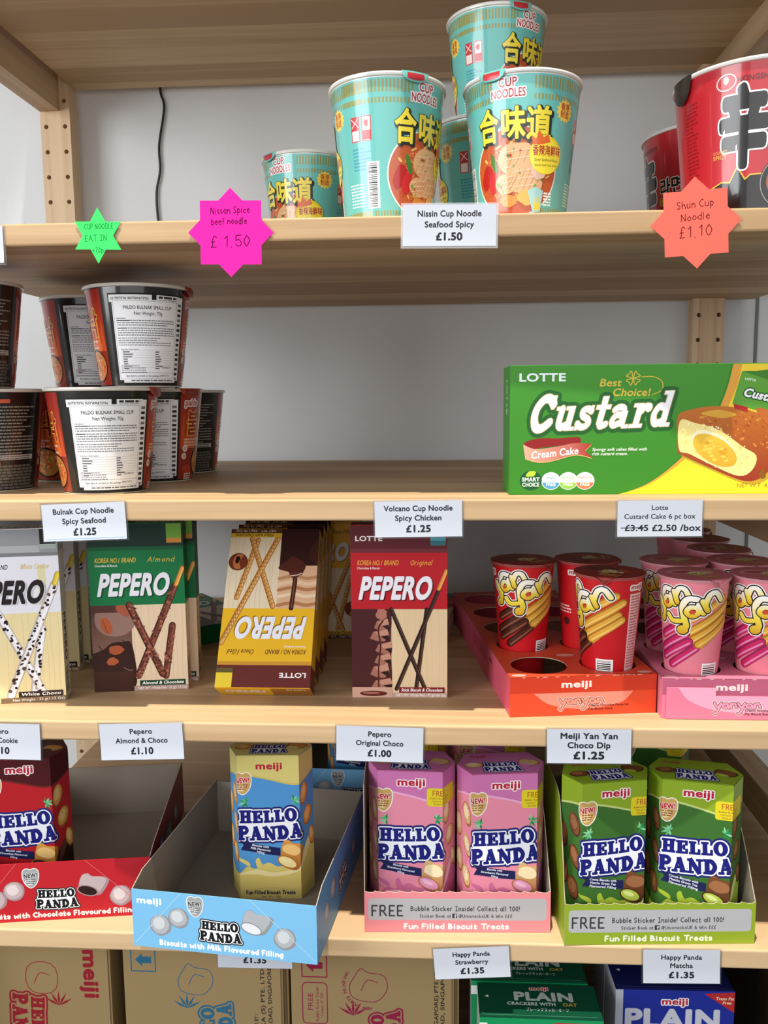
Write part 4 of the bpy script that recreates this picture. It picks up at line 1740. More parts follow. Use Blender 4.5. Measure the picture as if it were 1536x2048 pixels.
def stick_box(k, loc, rot, label, group=None, name='biscuit_carton'):
    """origin at the foot of the front left edge"""
    if k in _SA:
        return dup(_SA[k], loc, rot, label, group)
    a, K = stick_art(k)
    root = thing(name, label, 'biscuit box', loc, rot, group)
    _SA[k] = root
    side = {'red': '7a1a20', 'green': '0b5a32', 'white': 'b9b6ae', 'yellow': 'c8981e'}[k]
    pale = {'red': 'c9b08c', 'green': 'cbb79c', 'white': 'cfc9b4', 'yellow': 'c9a02c'}[k]
    b = MB()
    b.box(0, 0, 0, PW, PD, PH, {'*': side, 'b': side})
    b.art(a, Plane((0, 0, 0), (1, 0, 0), (0, 0, 1)))
    sd = Art()
    sd.poly(rect(0, 0, PD, 85), pale)
    sd.poly(rect(0, 141.5, PD, PH), K['band'])
    sd.add(text('PEPERO', 7, 82, 9, 46, .04, 'l', -pi / 2), K['word'] if k != 'white' else '1e1418')
    barcode(sd, 3, 6, PD - 4, 30, 5, True, bg=pale)
    sd.window(0, PD, 0, PH)
    b.art(sd, Plane((PW, 0, 0), (0, 1, 0), (0, 0, 1)))
    b.art(sd, Plane((0, PD, 0), (0, -1, 0), (0, 0, 1)))
    # back panel: the same pale and coloured fields
    bk = Art()
    bk.poly(rect(0, 0, PW, 85), pale)
    bk.poly(rect(0, 141.5, PW, PH), K['band'])
    textlines(bk, 8, PW - 8, 78, 14, 4.5, 1.8, side, 3)
    b.art(bk, Plane((PW, PD, 0), (-1, 0, 0), (0, 0, 1)))
    b.build('carton_body', M_CARD, root)
    e = MB()
    e.box(.3, .3, PH + .05, PW - .3, PD - .3, PH + .6, K['block'])
    t = Art()
    t.poly(rect(.3, .3, PW * .42, PD - .3), K['band'] if k != 'yellow' else 'a06a24')
    t.add(text('PEPERO', PW * .7, 7, 7, 38, .04), K['word'])
    t.add(text('LOTTE', 5, 3, 3.4, 18, .03, 'l'), 'e0d8d4')
    e.art(t, Plane((0, 0, PH + .6), (1, 0, 0), (0, 1, 0)))
    e.build('end_flap', M_CARD, root)
    return root


def D(deg):
    return radians(deg)


stick_box('white', (45.7, 32.8, S4), D(12.5), 'white biscuit carton with speckled white sticks, foremost at the left picture edge', 'white stick biscuit cartons')
stick_box('white', (22, 122, S4), D(11), 'white biscuit carton in shade directly behind the front white one', 'white stick biscuit cartons')
stick_box('white', (24, 146, S4), D(12), 'white biscuit carton in shade, last of the white row', 'white stick biscuit cartons')
stick_box('green', (151.4, 73.5, S4), D(8.4), 'green biscuit carton with almond chocolate sticks, foremost of the greens', 'green stick biscuit cartons')
stick_box('green', (155, 99, S4), D(7.6), 'green biscuit carton tucked close behind the front green one', 'green stick biscuit cartons')
stick_box('red', (401.4, 67.9, S4), D(1), 'dark red biscuit carton with plain chocolate sticks, upright beside the red cup tray', 'red stick biscuit cartons')

# upside-down yellow cartons lean backwards in a stack: turned head down about the depth axis
LEAN = radians(33)
YS = (1.0, 1.2, .985)


def leaning(y_foot, x0, lean, lift=0.0):
    """place a head-down carton: its lower back edge rests at depth y_foot"""
    mt = Matrix.Rotation(-lean, 4, 'X') @ Matrix.Rotation(pi, 4, 'Y')
    # in carton space the lower back edge is (.., PD, PH); bring it to the shelf
    p = mt @ Vector((PW * YS[0], PD * YS[1], (PH + .7) * YS[2], 1))
    return (x0 - p.x, y_foot - p.y, S4 - p.z + lift), tuple(mt.to_euler())


YG = 'yellow stick biscuit cartons'
for yf, x0, lab in ((71, 275, 'yellow biscuit carton standing on its head, foremost of the leaning stack'),
                    (103, 275, 'yellow biscuit carton standing on its head, second of the leaning stack'),
                    (135, 275, 'yellow biscuit carton standing on its head, third of the leaning stack'),
                    (167, 275, 'yellow biscuit carton standing on its head, fourth of the leaning stack')):
    L_, R_ = leaning(yf, x0, LEAN)
    stick_box('yellow', L_, R_, lab, YG).scale = YS
stick_box('yellow', (304, 268, S4), D(1), 'yellow biscuit carton standing upright in shade behind the leaning stack', YG)


def lying(k, x, y, yaw, label, group, flip=False):
    """carton lying on its back, face up"""
    mt = Matrix.Rotation(yaw, 4, 'Z') @ Matrix.Rotation(-pi / 2, 4, 'X')
    p = mt @ Vector((0, PD, 0, 1))
    stick_box(k, (x - p.x, y - p.y, S4 - p.z), tuple(mt.to_euler()), label, group)


lying('green', 196, 224, D(38), 'green biscuit carton lying flat in shade left of the yellow stack', 'green stick biscuit cartons')
lying('red', 402, 262, D(-8), 'red biscuit carton lying flat in shade behind the upright red one', 'red stick biscuit cartons')


# ------------------------------------------------------------------ dip biscuit cups and their trays
YH = 121.0


def yy_map(x, y):
    return ((x - 665) / 10.0, 35 + (1560 - y) / 11.5)


def yanyan_logo(a, f, star_c='d0482c', fat=1.0, crisp=True):
    """two tilted words in fat rounded letters, each letter with its own dark edge"""
    q = lambda pts: smooth([f(x, y) for x, y in pts], 5)
    w = 4.1 * fat
    G = [
        [([(348, 790), (372, 865), (410, 890)], .85), ([(478, 690), (428, 684), (402, 730), (400, 860), (402, 950), (388, 1000)], 1.0), ([(388, 1000), (382, 1008)], 1.5)],
        [([(470, 775), (430, 770), (412, 830), (445, 868), (478, 830), (470, 770)], .85), ([(478, 740), (488, 815), (512, 838)], .9)],
        [([(505, 700), (532, 812)], .95), ([(520, 740), (545, 668), (588, 668), (622, 752)], .95)],
        [([(452, 950), (490, 1005), (555, 1000)], 1.0), ([(678, 762), (612, 765), (574, 840), (582, 950), (602, 1040), (580, 1085)], 1.15), ([(580, 1085), (566, 1092)], 1.9)],
        [([(680, 850), (628, 850), (602, 905), (645, 940), (690, 900), (680, 845)], .95), ([(690, 815), (702, 885), (728, 905)], 1.0)],
        [([(718, 780), (758, 878)], 1.05), ([(738, 815), (768, 715), (818, 695), (868, 775)], 1.05)],
    ]
    shapes = []
    for g in G:
        ps = []
        for pts, k in g:
            p = q(pts)
            ps += [capsule(s, t, w * k, 4) for s, t in zip(p[:-1], p[1:])]
        shapes.append(union(ps))
    allp = union([list(t) for g in shapes for t in g])
    o1 = outline(allp, 1.0 * fat)
    o2 = outline(o1, .9 * fat)
    a.add(o2, 'ece6e2')
    a.add(o1, '20161a')
    c0, c1, c2 = H('d09a1c'), H('ead648'), H('f4f2f0')
    for g in shapes:
        ys = [p[1] for t in g for p in t]
        lo, hi = min(ys), max(ys)

        def col(u, v, lo=lo, hi=hi):
            t = max(0, min(1, (v - lo) / (hi - lo)))
            s, e, k = (c0, c1, t / .4) if t < .4 else (c1, c2, (t - .4) / .6)
            return tuple(s[i] + (e[i] - s[i]) * k for i in range(4))
        if crisp:
            a.add(outline(g, .85 * fat), '20161a')
        a.add(clip(g, 1, [lo + (hi - lo) * i / 6 for i in range(1, 6)]), col)
    for x, y, s in ((440, 828, 2.6), (646, 895, 3.0)):
        cx, cy = f(x, y)
        a.poly(star(cx, cy, s * fat, s * .5 * fat, 5, .4), star_c)


def dip_art(pink):
    a = Art()
    r = random.Random(8)
    f = yy_map
    dip, dipd, diph = ('c2245c', '8e1c50', 'd888b4') if pink else ('4a1c12', '2c0e0a', '84503a')
    # biscuit sticks, dipped at the lower left end
    for (p, q, t) in (((905, 760), (372, 1180), .62), ((965, 830), (352, 1330), .60), ((930, 960), (372, 1410), .55), ((760, 1190), (470, 1470), .28), ((960, 1010), (700, 1230), 1.1)):
        P, Q = f(*p), f(*q)
        thick_stick(a, P, Q, 7.4, 'dba23a', 'a86e1e', 'ecc468')
        if t < 1:
            Mx = (P[0] + (Q[0] - P[0]) * t, P[1] + (Q[1] - P[1]) * t)
            thick_stick(a, Mx, Q, 7.9, dip, dipd, diph)
    yanyan_logo(a, f)
    barcode(a, 8, 35, 24, 46, 5, True)
    # side panel with small print and the maker's tag
    a.poly(rect(36, 34, 50, 106), 'e8b4b4' if not pink else 'ecc4cc')
    textlines(a, 37.5, 49, 104, 26, 2.6, 1.2, 'a45a5c', 3)
    for u in (43, -40):
        t = text('meiji', u, 110, 4.4, 13, .035)
        a.add(outline(t, 1.3), 'ece2e0')
        a.add(t, 'b02430')
    # cherry-like berry and small slogan at the back
    a.poly(circ(-52, 62, 4, n=16), '8c1a1c' if pink else '4a1a16')
    textlines(a, -66, -46, 78, 3, 3, 1.5, 'efc8c4', 5)
    textlines(a, 58, 76, 100, 14, 4, 1.8, 'f0d4d0', 6)
    return a


_DC = {}


def dip_cup(pink, loc, rot, label):
    group = 'pink dip biscuit cups' if pink else 'red dip biscuit cups'
    if pink in _DC:
        return dup(_DC[pink], loc, rot, label, group)
    root = thing('dip_biscuit_cup', label, 'snack cup', loc, rot, group)
    _DC[pink] = root
    r0, r1, h = 20.0, 30.0, YH
    body = 'e0808e' if pink else 'c0161e'
    b = MB()
    b.lathe([(0, 1.5), (r0 - 2, 1.5), (r0 - 1.5, 0), (r0 - .3, 0), (r0, 1)], 'd8c8c4')
    b.lathe([(r0 + (r1 - r0) * v / h, v) for v in (1, h - 2)], body)
    b.art(dip_art(pink), Cone(r0, r1, h))
    b.build('cup_body', M_CUP, root)
    b = MB()
    b.lathe([(r1 - .4, h - 2.6), (r1 + 1.2, h - 2.2), (r1 + 1.7, h - 1), (r1 + 1.0, h)], 'c88890' if pink else '9c4a48')
    b.build('rim', M_CUP, root)
    b = MB()
    lc = 'c9707c' if pink else '8c2a24'
    R_ = r1 + 1.9
    # lid with a pull corner bent down at the front
    n = 72
    pts = []
    for k in range(n):
        t = 2 * pi * k / n
        d = abs((t - radians(35) + pi) % (2 * pi) - pi)
        k2 = max(0, 1 - d / .34)
        pts.append(((R_ + 1.6 * k2) * sin(t), -(R_ + 1.6 * k2) * cos(t), h + .5 - 7 * k2 * k2))
    for k in range(n):
        p, q = pts[k], pts[(k + 1) % n]
        i0, i1 = (p[0] * .9, p[1] * .9, h + .7), (q[0] * .9, q[1] * .9, h + .7)
        b.face([p, q, i1, i0], lc)
        b.face([i0, i1, (0, 0, h + .7)], lc)
        b.face([q, p, (p[0], p[1], p[2] - .5), (q[0], q[1], q[2] - .5)], 'c99aa0' if pink else 'a85a54')
    a = Art()
    a.poly(circ(-10, 3, 15, 9, 22, .4), 'd8a0a4' if pink else '4c1c14')
    a.poly(circ(-10, 3, 10, 5, 20, .4), 'b8404c' if pink else '7a3a2a')
    a.poly(blob(9, 9, 8, 5, RND), 'd0b48c' if pink else 'a84a28')
    a.add(stroke([(4, -16), (20, -8)], 2.6, 3), 'cfa058')
    a.add(stroke([(7, -20), (21, -13)], 2.6, 3), 'b8863c')
    yanyan_logo(a, lambda x, y: (4 + (x - 600) / 28, -4 + (900 - y) / 28), fat=.42, crisp=False)
    b.art(a, Plane((0, 0, h + .72), (1, 0, 0), (0, 1, 0)))
    b.build('lid', M_FOIL, root)
    return root


TW, TD, TZ = 131.0, 338.0, 35.5


def cup_tray(pink, loc, rot, label):
    root = thing('cup_tray', label, 'display tray', loc, rot)
    mainc, face, fold, pale = ('d87a94', 'da7894', 'b05a76', 'e2a0bc') if pink else ('d84a2c', 'dc4a2a', 'c43a20', 'ee8a76')
    cols = (33.5, 97.5)
    rows = [34 + 66 * k for k in range(5)]
    # deck with two columns of round holes
    b = MB()
    cell = [(0, 66, 0), (66, TW, 1)]
    for (x0, x1, ci) in ((0, 65.5, 0), (65.5, TW, 1)):
        for ri in range(5):
            y0 = 1 + 66 * ri if ri else 0
            y1 = 67 + 66 * ri if ri < 4 else TD
            hole = circ(cols[ci], rows[ri], 25.5, n=32)
            for zz, up in ((TZ, 1), (TZ - .7, -1)):
                loops = [[Vector(p + (0,)) for p in rect(x0, y0, x1, y1)], [Vector(p + (0,)) for p in reversed(hole)]]
                fl = [p for l_ in loops for p in l_]
                for t in tessellate_polygon(loops):
                    q = [fl[i] for i in t]
                    ar = (q[1].x - q[0].x) * (q[2].y - q[0].y) - (q[2].x - q[0].x) * (q[1].y - q[0].y)
                    if ar * up < 0:
                        q = [q[0], q[2], q[1]]
                    b.face([(p.x, p.y, zz) for p in q], mainc if up > 0 else '8a7a6a')
            for k in range(32):
                p, q = hole[k], hole[(k + 1) % 32]
                b.face([(p[0], p[1], TZ), (q[0], q[1], TZ), (q[0], q[1], TZ - .7), (p[0], p[1], TZ - .7)], 'b8a890')
    dk = Art()
    for x, y, rx in ((9, 6.5, 7), (122, 6.5, 7), (66, 62, 9)):
        dk.poly(circ(x, y, rx, rx * .55, 18), 'e8a090' if not pink else 'e8a8b8')
        e = circ(x, y, rx, rx * .55, 18)
        dk.add(stroke(e + e[:1], .5, 2), '4a2020')
    b.art(dk, Plane((0, 0, TZ), (1, 0, 0), (0, 1, 0)))
    b.build('tray_deck', M_CARD, root)
    fr = MB()
    fr.box(0, 0, 0, TW, .8, TZ, face)
    a = Art()
    a.poly(rect(0, 21, TW, TZ), fold)
    a.poly(rect(0, 0, TW, 20.6), face)
    a.poly([p for p in smooth([(21, 20.6), (36, 10), (66, 5.5), (98, 10), (110, 20.6)], 6)], pale)
    add_meiji(a, 59, 25.5, 6, 27, 'ecd8d4', None)
    t = union([capsule(p, q, 1.9, 3) for pts in (
        [(44, 15), (47, 11), (50, 15), (46, 6), (44, 6)], [(55, 14), (52, 14), (51.5, 11.5), (54, 10.5), (56, 13), (56.5, 10.5)], [(58, 14.5), (58.5, 10.5)], [(58.5, 13), (61, 14.8), (63, 11)],
        [(64, 15), (67, 11), (70, 15), (66, 6), (64, 6)], [(75, 14), (72, 14), (71.5, 11.5), (74, 10.5), (76, 13), (76.5, 10.5)], [(78, 14.5), (78.5, 10.5)], [(78.5, 13), (81, 14.8), (83, 11)])
        for p, q in zip(smooth(pts, 3)[:-1], smooth(pts, 3)[1:])])
    a.add(outline(t, .9), 'f4dcd8')
    a.add(outline(t, .5), '5c2420')
    a.add(t, 'e8907e' if not pink else 'e094b0')
    a.add(text('Creamy Chocolate Flavoured' if not pink else 'Creamy Strawberry Flavoured', 70, 7.6, 2.1, 36, .02, 'l'), '3c1c18')
    a.add(text('Dip Biscuit Snack', 70, 4.4, 2.1, 22, .02, 'l'), '3c1c18')
    # worn white fold edge
    r = random.Random(4)
    for i in range(14):
        x = r.uniform(2, TW - 8)
        a.poly([(x, TZ), (x + r.uniform(2, 7), TZ), (x + 2, TZ - .5)], 'f0d8cc')
    fr.art(a.window(0, TW, 0, TZ), Plane((0, 0, 0), (1, 0, 0), (0, 0, 1)))
    if pink:
        # outer front flap with a cut-out
        fr.prism([(3, -2.2), (TW - 1, -2.2), (TW - 1, -1.5), (3, -1.5)], .2, 21, face)
        fr.prism([(3, -2.2), (45, -2.2), (45, -1.5), (3, -1.5)], 21, 28.5, face)
        fr.prism([(96, -2.2), (TW - 1, -2.2), (TW - 1, -1.5), (96, -1.5)], 21, 28.5, face)
        a2 = Art()
        a2.poly(smooth([(13, 28.4), (22, 17), (42, 9), (70, 6), (98, 9), (116, 17), (125, 28.4)], 6), pale)
        a2.window(3, TW - 1, .2, 28.4)
        a3 = Art()
        for tr, c, bb in a2.it:
            a3.it.append(([q for q in clip(tr, 1, [21]) if sum(p[1] for p in q) / 3 < 21 or sum(p[0] for p in q) / 3 < 45 or sum(p[0] for p in q) / 3 > 96], c, bb))
        a2.it[0] = (clip(clip(a2.it[0][0], 1, [21]), 0, [45, 96]), a2.it[0][1], a2.it[0][2])
        a2.it[0] = ([q for q in a2.it[0][0] if sum(p[1] for p in q) / 3 < 21 or not (45 < sum(p[0] for p in q) / 3 < 96)], a2.it[0][1], a2.it[0][2])
        a2.add(outline(t, .9), 'f4dcd8')
        a2.add(outline(t, .5), '5c2420')
        a2.add(t, 'e094b0')
        a2.add(text('Creamy Strawberry Flavoured', 70, 7.6, 2.1, 36, .02, 'l'), '3c1c18')
        a2.add(text('Dip Biscuit Snack', 70, 4.4, 2.1, 22, .02, 'l'), '3c1c18')
        fr.art(a2, Plane((0, -2.2, 0), (1, 0, 0), (0, 0, 1)))
    fr.build('front_panel', M_CARD, root)
    sc = 'd0566c' if not pink else 'd88098'
    for x0 in (0, TW - .8):
        s = MB()
        s.box(x0, .8, 0, x0 + .8, TD - .8, TZ - .75, sc)
        if x0 == 0:
            sa = Art()
            textlines(sa, 150, 240, 26, 3, 4, 1.6, 'a03440', 3)
            sa.poly(rect(TD - 96, 22, TD - 84, 26), '7a2026')
            s.art(sa, Plane((0, TD, 0), (0, -1, 0), (0, 0, 1)))
        s.build('side_panel', M_CARD, root)
    s = MB()
    s.box(0, TD - .8, 0, TW, TD, TZ - .75, sc)
    s.build('back_panel', M_CARD, root)
    return root, cols, rows


yaw_r, yaw_p = radians(7.3), radians(0.0)
cup_tray(False, (544.6, 21.6, S4), yaw_r, 'red cardboard cup tray with mostly empty round holes')
cup_tray(True, (676.0, 24.6, S4), yaw_p, 'pink cardboard cup tray filled with pink snack cups')


def in_tray(x0, y0, yaw, lx, ly):
    return (x0 + lx * cos(yaw) - ly * sin(yaw), y0 + lx * sin(yaw) + ly * cos(yaw))


for lx, ly, dg, lab in ((97.5, 34, -43, 'red snack cup at the front right of the red tray, with the loose lid corner'),
                        (33.5, 100, 15, 'red snack cup at the left of the red tray, standing next to an empty hole'),
                        (97.5, 100, 72, 'red snack cup turned sideways behind the front right red one')):
    x, y = in_tray(544.6, 21.6, yaw_r, lx, ly)
    dip_cup(False, (x, y, S4), view(x, y, dg), lab)
PR = ('front', 'second', 'third', 'fourth', 'back')
for c, lx in enumerate((33.5, 97.5)):
    for ri in range(5):
        if c == 0 and ri > 1:
            continue
        x, y = in_tray(676.0, 24.6, yaw_p, lx, 34 + 66 * ri)
        if c == 0:
            lab = ('pink snack cup at the front left corner of the pink tray', 'pink snack cup in shade behind the front left pink one')[ri]
        else:
            lab = ('pink snack cup cut by the right picture edge, front row of the pink tray', 'pink snack cup in the right column, second row of the pink tray', 'pink snack cup in the right column, third row of the pink tray',
                   'pink snack cup in the right column, fourth row of the pink tray', 'pink snack cup in the right column, rearmost row of the pink tray')[ri]
        dip_cup(True, (x, y, S4), view(x, y, 4 if ri < 2 else 30 * ri), lab)


# ------------------------------------------------------------------ six-sided biscuit boxes
HXP = [(-29.3, 23), (-40, 0), (-29.3, -23), (29.3, -23), (40, 0), (29.3, 23)]
HXH = 144.0
FL = {
    'milk': dict(body='4f93cc', top='d6c878', edge='b8a858', wave='c8ba68', splash='dcca74', splh='f0e4a8', bisc='d89a48', bisd='a8662a', bisl='ecc078', fill='f0dc98', foot='cfc070', ftxt='2a2448', sub=('Biscuits with', 'Milk Flavoured', 'Filling'), free=False),
    'straw': dict(body='e48aa0', top='c872a8', edge='b0609a', wave='e6a8cc', splash='c86a94', splh='e8b0c8', bisc='d8b07c', bisd='a8683c', bisl='f0d8b0', fill='d890b4', foot='d87a98', ftxt='f0e4e8', sub=('Biscuits with', 'Strawberry Flavoured', 'Filling'), free=True),
    'matcha': dict(body='3c6a2c', top='8aa428', edge='6c8a1c', wave='c2ce7c', splash='a4ba38', splh='d4de8c', bisc='7c4a2c', bisd='4a2a18', bisl='9c6844', fill='aebf4c', foot='8aa428', ftxt='f0f4e0', sub=('Cocoa Biscuits with', 'Matcha Green Tea', 'Flavoured Filling'), free=True),
    'choc': dict(body='b81e26', top='4c1418', edge='300c10', wave='6c2424', splash='2c100e', splh='6a3a30', bisc='dca04c', bisd='a8642a', bisl='efc47c', fill='3c1810', foot='3a1214', ftxt='e8d8d0', sub=('Biscuits with', 'Chocolate Flavoured', 'Filling'), free=False),
}


def plain_biscuit(a, x, y, rx, ry, F, rot, r, scored=True):
    a.poly(blob(x, y, rx, ry, r, 12, .05, rot), F['bisd'])
    a.poly(blob(x - rx * .06, y + ry * .06, rx * .86, ry * .88, r, 12, .05, rot), F['bisc'])
    a.poly(blob(x - rx * .14, y + ry * .16, rx * .55, ry * .58, r, 12, .06, rot), F['bisl'])
    if scored:
        for i in range(5):
            t = r.uniform(0, 2 * pi)
            a.poly(circ(x + rx * .45 * cos(t), y + ry * .5 * sin(t), min(rx, ry) * .07, n=6), F['bisd'])


def bamboo(a, x, y, s, r, mir=1):
    for an, L in ((100, 8), (60, 7), (20, 9), (-20, 10), (-60, 9), (-100, 7), (140, 5)):
        t = radians(an) if mir > 0 else pi - radians(an)
        q = (x + L * s * cos(t), y + L * s * sin(t))
        n = (-sin(t) * 1.3 * s, cos(t) * 1.3 * s)
        m_ = (x + L * s * .45 * cos(t), y + L * s * .45 * sin(t))
        a.poly([(x, y), (m_[0] - n[0], m_[1] - n[1]), q, (m_[0] + n[0], m_[1] + n[1])], r.choice(('3c9a5c', '5ab878', '2c8048', '86cc98')))


def new_badge(a, x, y, s, metal='c8a05c', edge='f0ece8', ink='b82424', ink2='8a4a2c'):
    q = [(-8, 9), (-4, 11.5), (0, 10), (4, 11.5), (8, 9), (8.5, 2), (6, -6), (0, -11), (-6, -6), (-8.5, 2)]
    sh = [(x + p * s, y + v * s) for p, v in smooth(q, 4, True)]
    g = tess(sh)
    a.add(outline(g, .9 * s), edge)
    a.add(g, metal)
    a.poly(circ(x - 1.5 * s, y - 4 * s, 5 * s, 4 * s, 18), {'c8a05c': 'e6cc94', '9a9c9e': 'c6c8ca'}.get(metal, 'd8d8d8'))
    t = text('NEW!', x, y + 1.0 * s, 5.2 * s, 14.5 * s, .05, 'c', .06)
    a.add(outline(t, .35 * s), edge)
    a.add(t, ink)
    textlines(a, x - 5 * s, x + 5 * s, y - .6 * s, 3, 2.2 * s, 1.1 * s, ink2, 4, False)


def box_art(k):
    F = FL[k]
    a = Art()
    r = random.Random(len(k))
    U = 54.5
    a.poly(rect(-U, 0, U, HXH), F['body'])
    # lid-coloured top band with a wavy lower edge
    wv = smooth([(-U, 120), (-40, 124), (-22, 126), (0, 122), (22, 117), (40, 119), (U, 124)], 6)
    a.poly([(x, y - 1.8) for x, y in wv] + [(U, HXH), (-U, HXH)], F['wave'])
    a.poly(wv + [(U, HXH), (-U, HXH)], F['top'])
    add_meiji(a, 1, 131, 7, 25, 'b4203a', 'f2e6e4' if k != 'milk' else None, .9)
    # splash along the foot
    up = lambda q: [(x, y + 11) for x, y in q]
    sp = smooth(up([(-54.5, 20), (-44, 12), (-30, 15), (-22, 22), (-14, 20), (-2, 26), (8, 22), (22, 26), (34, 36), (44, 46), (54.5, 40)]), 5)
    a.poly([(-U, 0)] + sp + [(U, 0)], F['splash'])
    a.poly(smooth(up([(-20, 26), (-27, 30), (-32, 31), (-28, 27), (-20, 22)]), 3, True), F['splash'])
    a.poly(smooth(up([(-12, 20), (-14, 28), (-11, 31), (-9, 27), (-6, 20)]), 3, True), F['splash'])
    a.poly(smooth(up([(-30, 14), (-14, 19), (4, 16), (26, 21), (40, 36), (30, 19), (6, 12), (-14, 14)]), 4, True), F['splh'])
    a.poly(smooth(up([(32, 26), (40, 42), (48, 46), (44, 36), (37, 26)]), 4, True), F['splh'])
    # plain biscuits round the sides
    for x, y, rx, ry, t in ((-38, 104, 6.5, 11, .3), (-37, 74, 6, 11.5, .35), (-39, 44, 7, 11, .2), (-51, 90, 5, 12, .1), (-50, 56, 5, 12, .1), (37, 104, 6.5, 11, -.2), (43, 80, 7.5, 10, -.3), (50, 56, 5, 10, .2)):
        plain_biscuit(a, x, y, rx, ry, F, t, r)
    bamboo(a, -22, 98, .8, r, -1)
    bamboo(a, 24, 100, .8, r, 1)
    new_badge(a, -24.5, 116.5, .95)
    add_hp(a, -30.5, 60.5, 63, '1c1f74', 'eef0f6', '23276e', .045)
    # ribbon with the flavour, opened biscuit over it
    rb = smooth([(-29, 60), (-18, 57), (0, 53.5), (10, 52)], 4) + smooth([(10, 44), (-6, 46), (-18, 48.5), (-28, 50)], 4) + [(-25, 55)]
    a.poly(rb, '1e2250')
    h_ = 1.9 if len(F['sub'][1]) > 16 else 2.2
    for i, s in enumerate(F['sub']):
        a.add(text(s, -9, 53.0 - i * 3.2, h_, None if len(s) < 17 else 25, .03, 'c', -.16), 'dfe2ee')
    q = smooth([(10, 44), (13, 58), (18, 60), (22, 57), (31, 55.5), (33, 51), (30, 40), (26, 31), (18, 31), (11, 36)], 4, True)
    a.poly([(x + .8, y - .8) for x, y in q], F['bisd'])
    a.grad(q, F['bisd'], F['bisc'], 1, 6)
    a.poly(blob(21, 50, 9, 5.5, r, 12, .08, -.2), F['bisl'])
    a.poly(circ(16.5, 37.5, 10.5, 5.8, 26, -.45), F['bisd'])
    a.poly(circ(16.5, 37.6, 9.2, 4.7, 26, -.45), F['fill'])
    a.poly(circ(15.2, 39.0, 5.4, 2.0, 20, -.45), F['splh'] if k != 'choc' else '7a4a3c')
    # foot band
    a.poly([(-U, 0)] + smooth([(-U, 12), (-30, 9), (0, 12), (30, 10), (U, 14)], 4) + [(U, 0)], F['foot'])
    a.add(hand('Fun Filled Biscuit Treats', 0, 4.8, 3.6, .85, 47, 'c'), F['ftxt'])
    a.add(text('Net Wt. : 50g', 0, 1.4, 2, 18, .01), F['ftxt'])
    if F['free']:
        a.poly(rrect(15, 112, 50, 129, 2.5), 'dccb26')
        a.add(hand('FREE', 20.5, 122, 4.6, .8, 12.5, 'l'), 'b4622a')
        for i, (s, w) in enumerate((('Bubble Sticker Inside!', 22), ('Collect all 100!', 18), ('Sticker Book at', 16))):
            a.add(hand(s, 18 + i * 1.5, 118.8 - i * 2.7, 1.5, .32, w), 'a86a28')
    # back panels stay in the body colour; window clips to the unfolded front
    a.window(-U, U, 0, HXH)
    return a, F


def top_art(k):
    F = FL[k]
    a = Art()
    r = random.Random(4)
    a.poly([(x * .975, y * .975) for x, y in HXP][::-1] if area2(HXP) < 0 else HXP, F['top'])
    plain_biscuit(a, -25, -3, 9, 6, F, .1, r)
    q = smooth([(16, 2), (20, 8), (32, 5), (36, -1), (30, -7), (22, -6), (17, -3)], 3, True)
    a.poly(q, F['bisd'])
    a.poly([(26 + (x - 26) * .85, (y) * .85 + .2) for x, y in q], F['bisc'])
    a.poly(circ(22, -4, 5.5, 2.4, 18, -.3), F['fill'])
    add_hp(a, -17, -17, 34, '1c1f74', 'e8eaf0', '23276e', .02, 1.15)
    t = text('meiji', -19, 13, 4, 14, .035)
    a.add(t, 'b4203a')
    return a


_HX = {}


def hex_box(k, loc, rot, label, group=None):
    if k in _HX:
        return dup(_HX[k], loc, rot, label, group)
    root = thing('hexagonal_biscuit_box', label, 'biscuit box', loc, rot, group)
    _HX[k] = root
    a, F = box_art(k)
    b = MB()
    b.prism(HXP, 0, HXH, F['body'])
    w = Wrap([HXP[0], HXP[1], HXP[2], HXP[3], HXP[4], HXP[5]], 2)
    # only the three front-facing panels and the side edges carry the artwork
    b.art(a, w)
    b.build('carton_body', M_CARD, root)
    b = MB()
    b.prism([(x * .985, y * .98) for x, y in HXP], HXH + .05, HXH + .7, F['top'])
    b.art(top_art(k), Plane((0, 0, HXH + .7), (1, 0, 0), (0, 1, 0)))
    b.build('lid_flap', M_CARD, root)
    return root


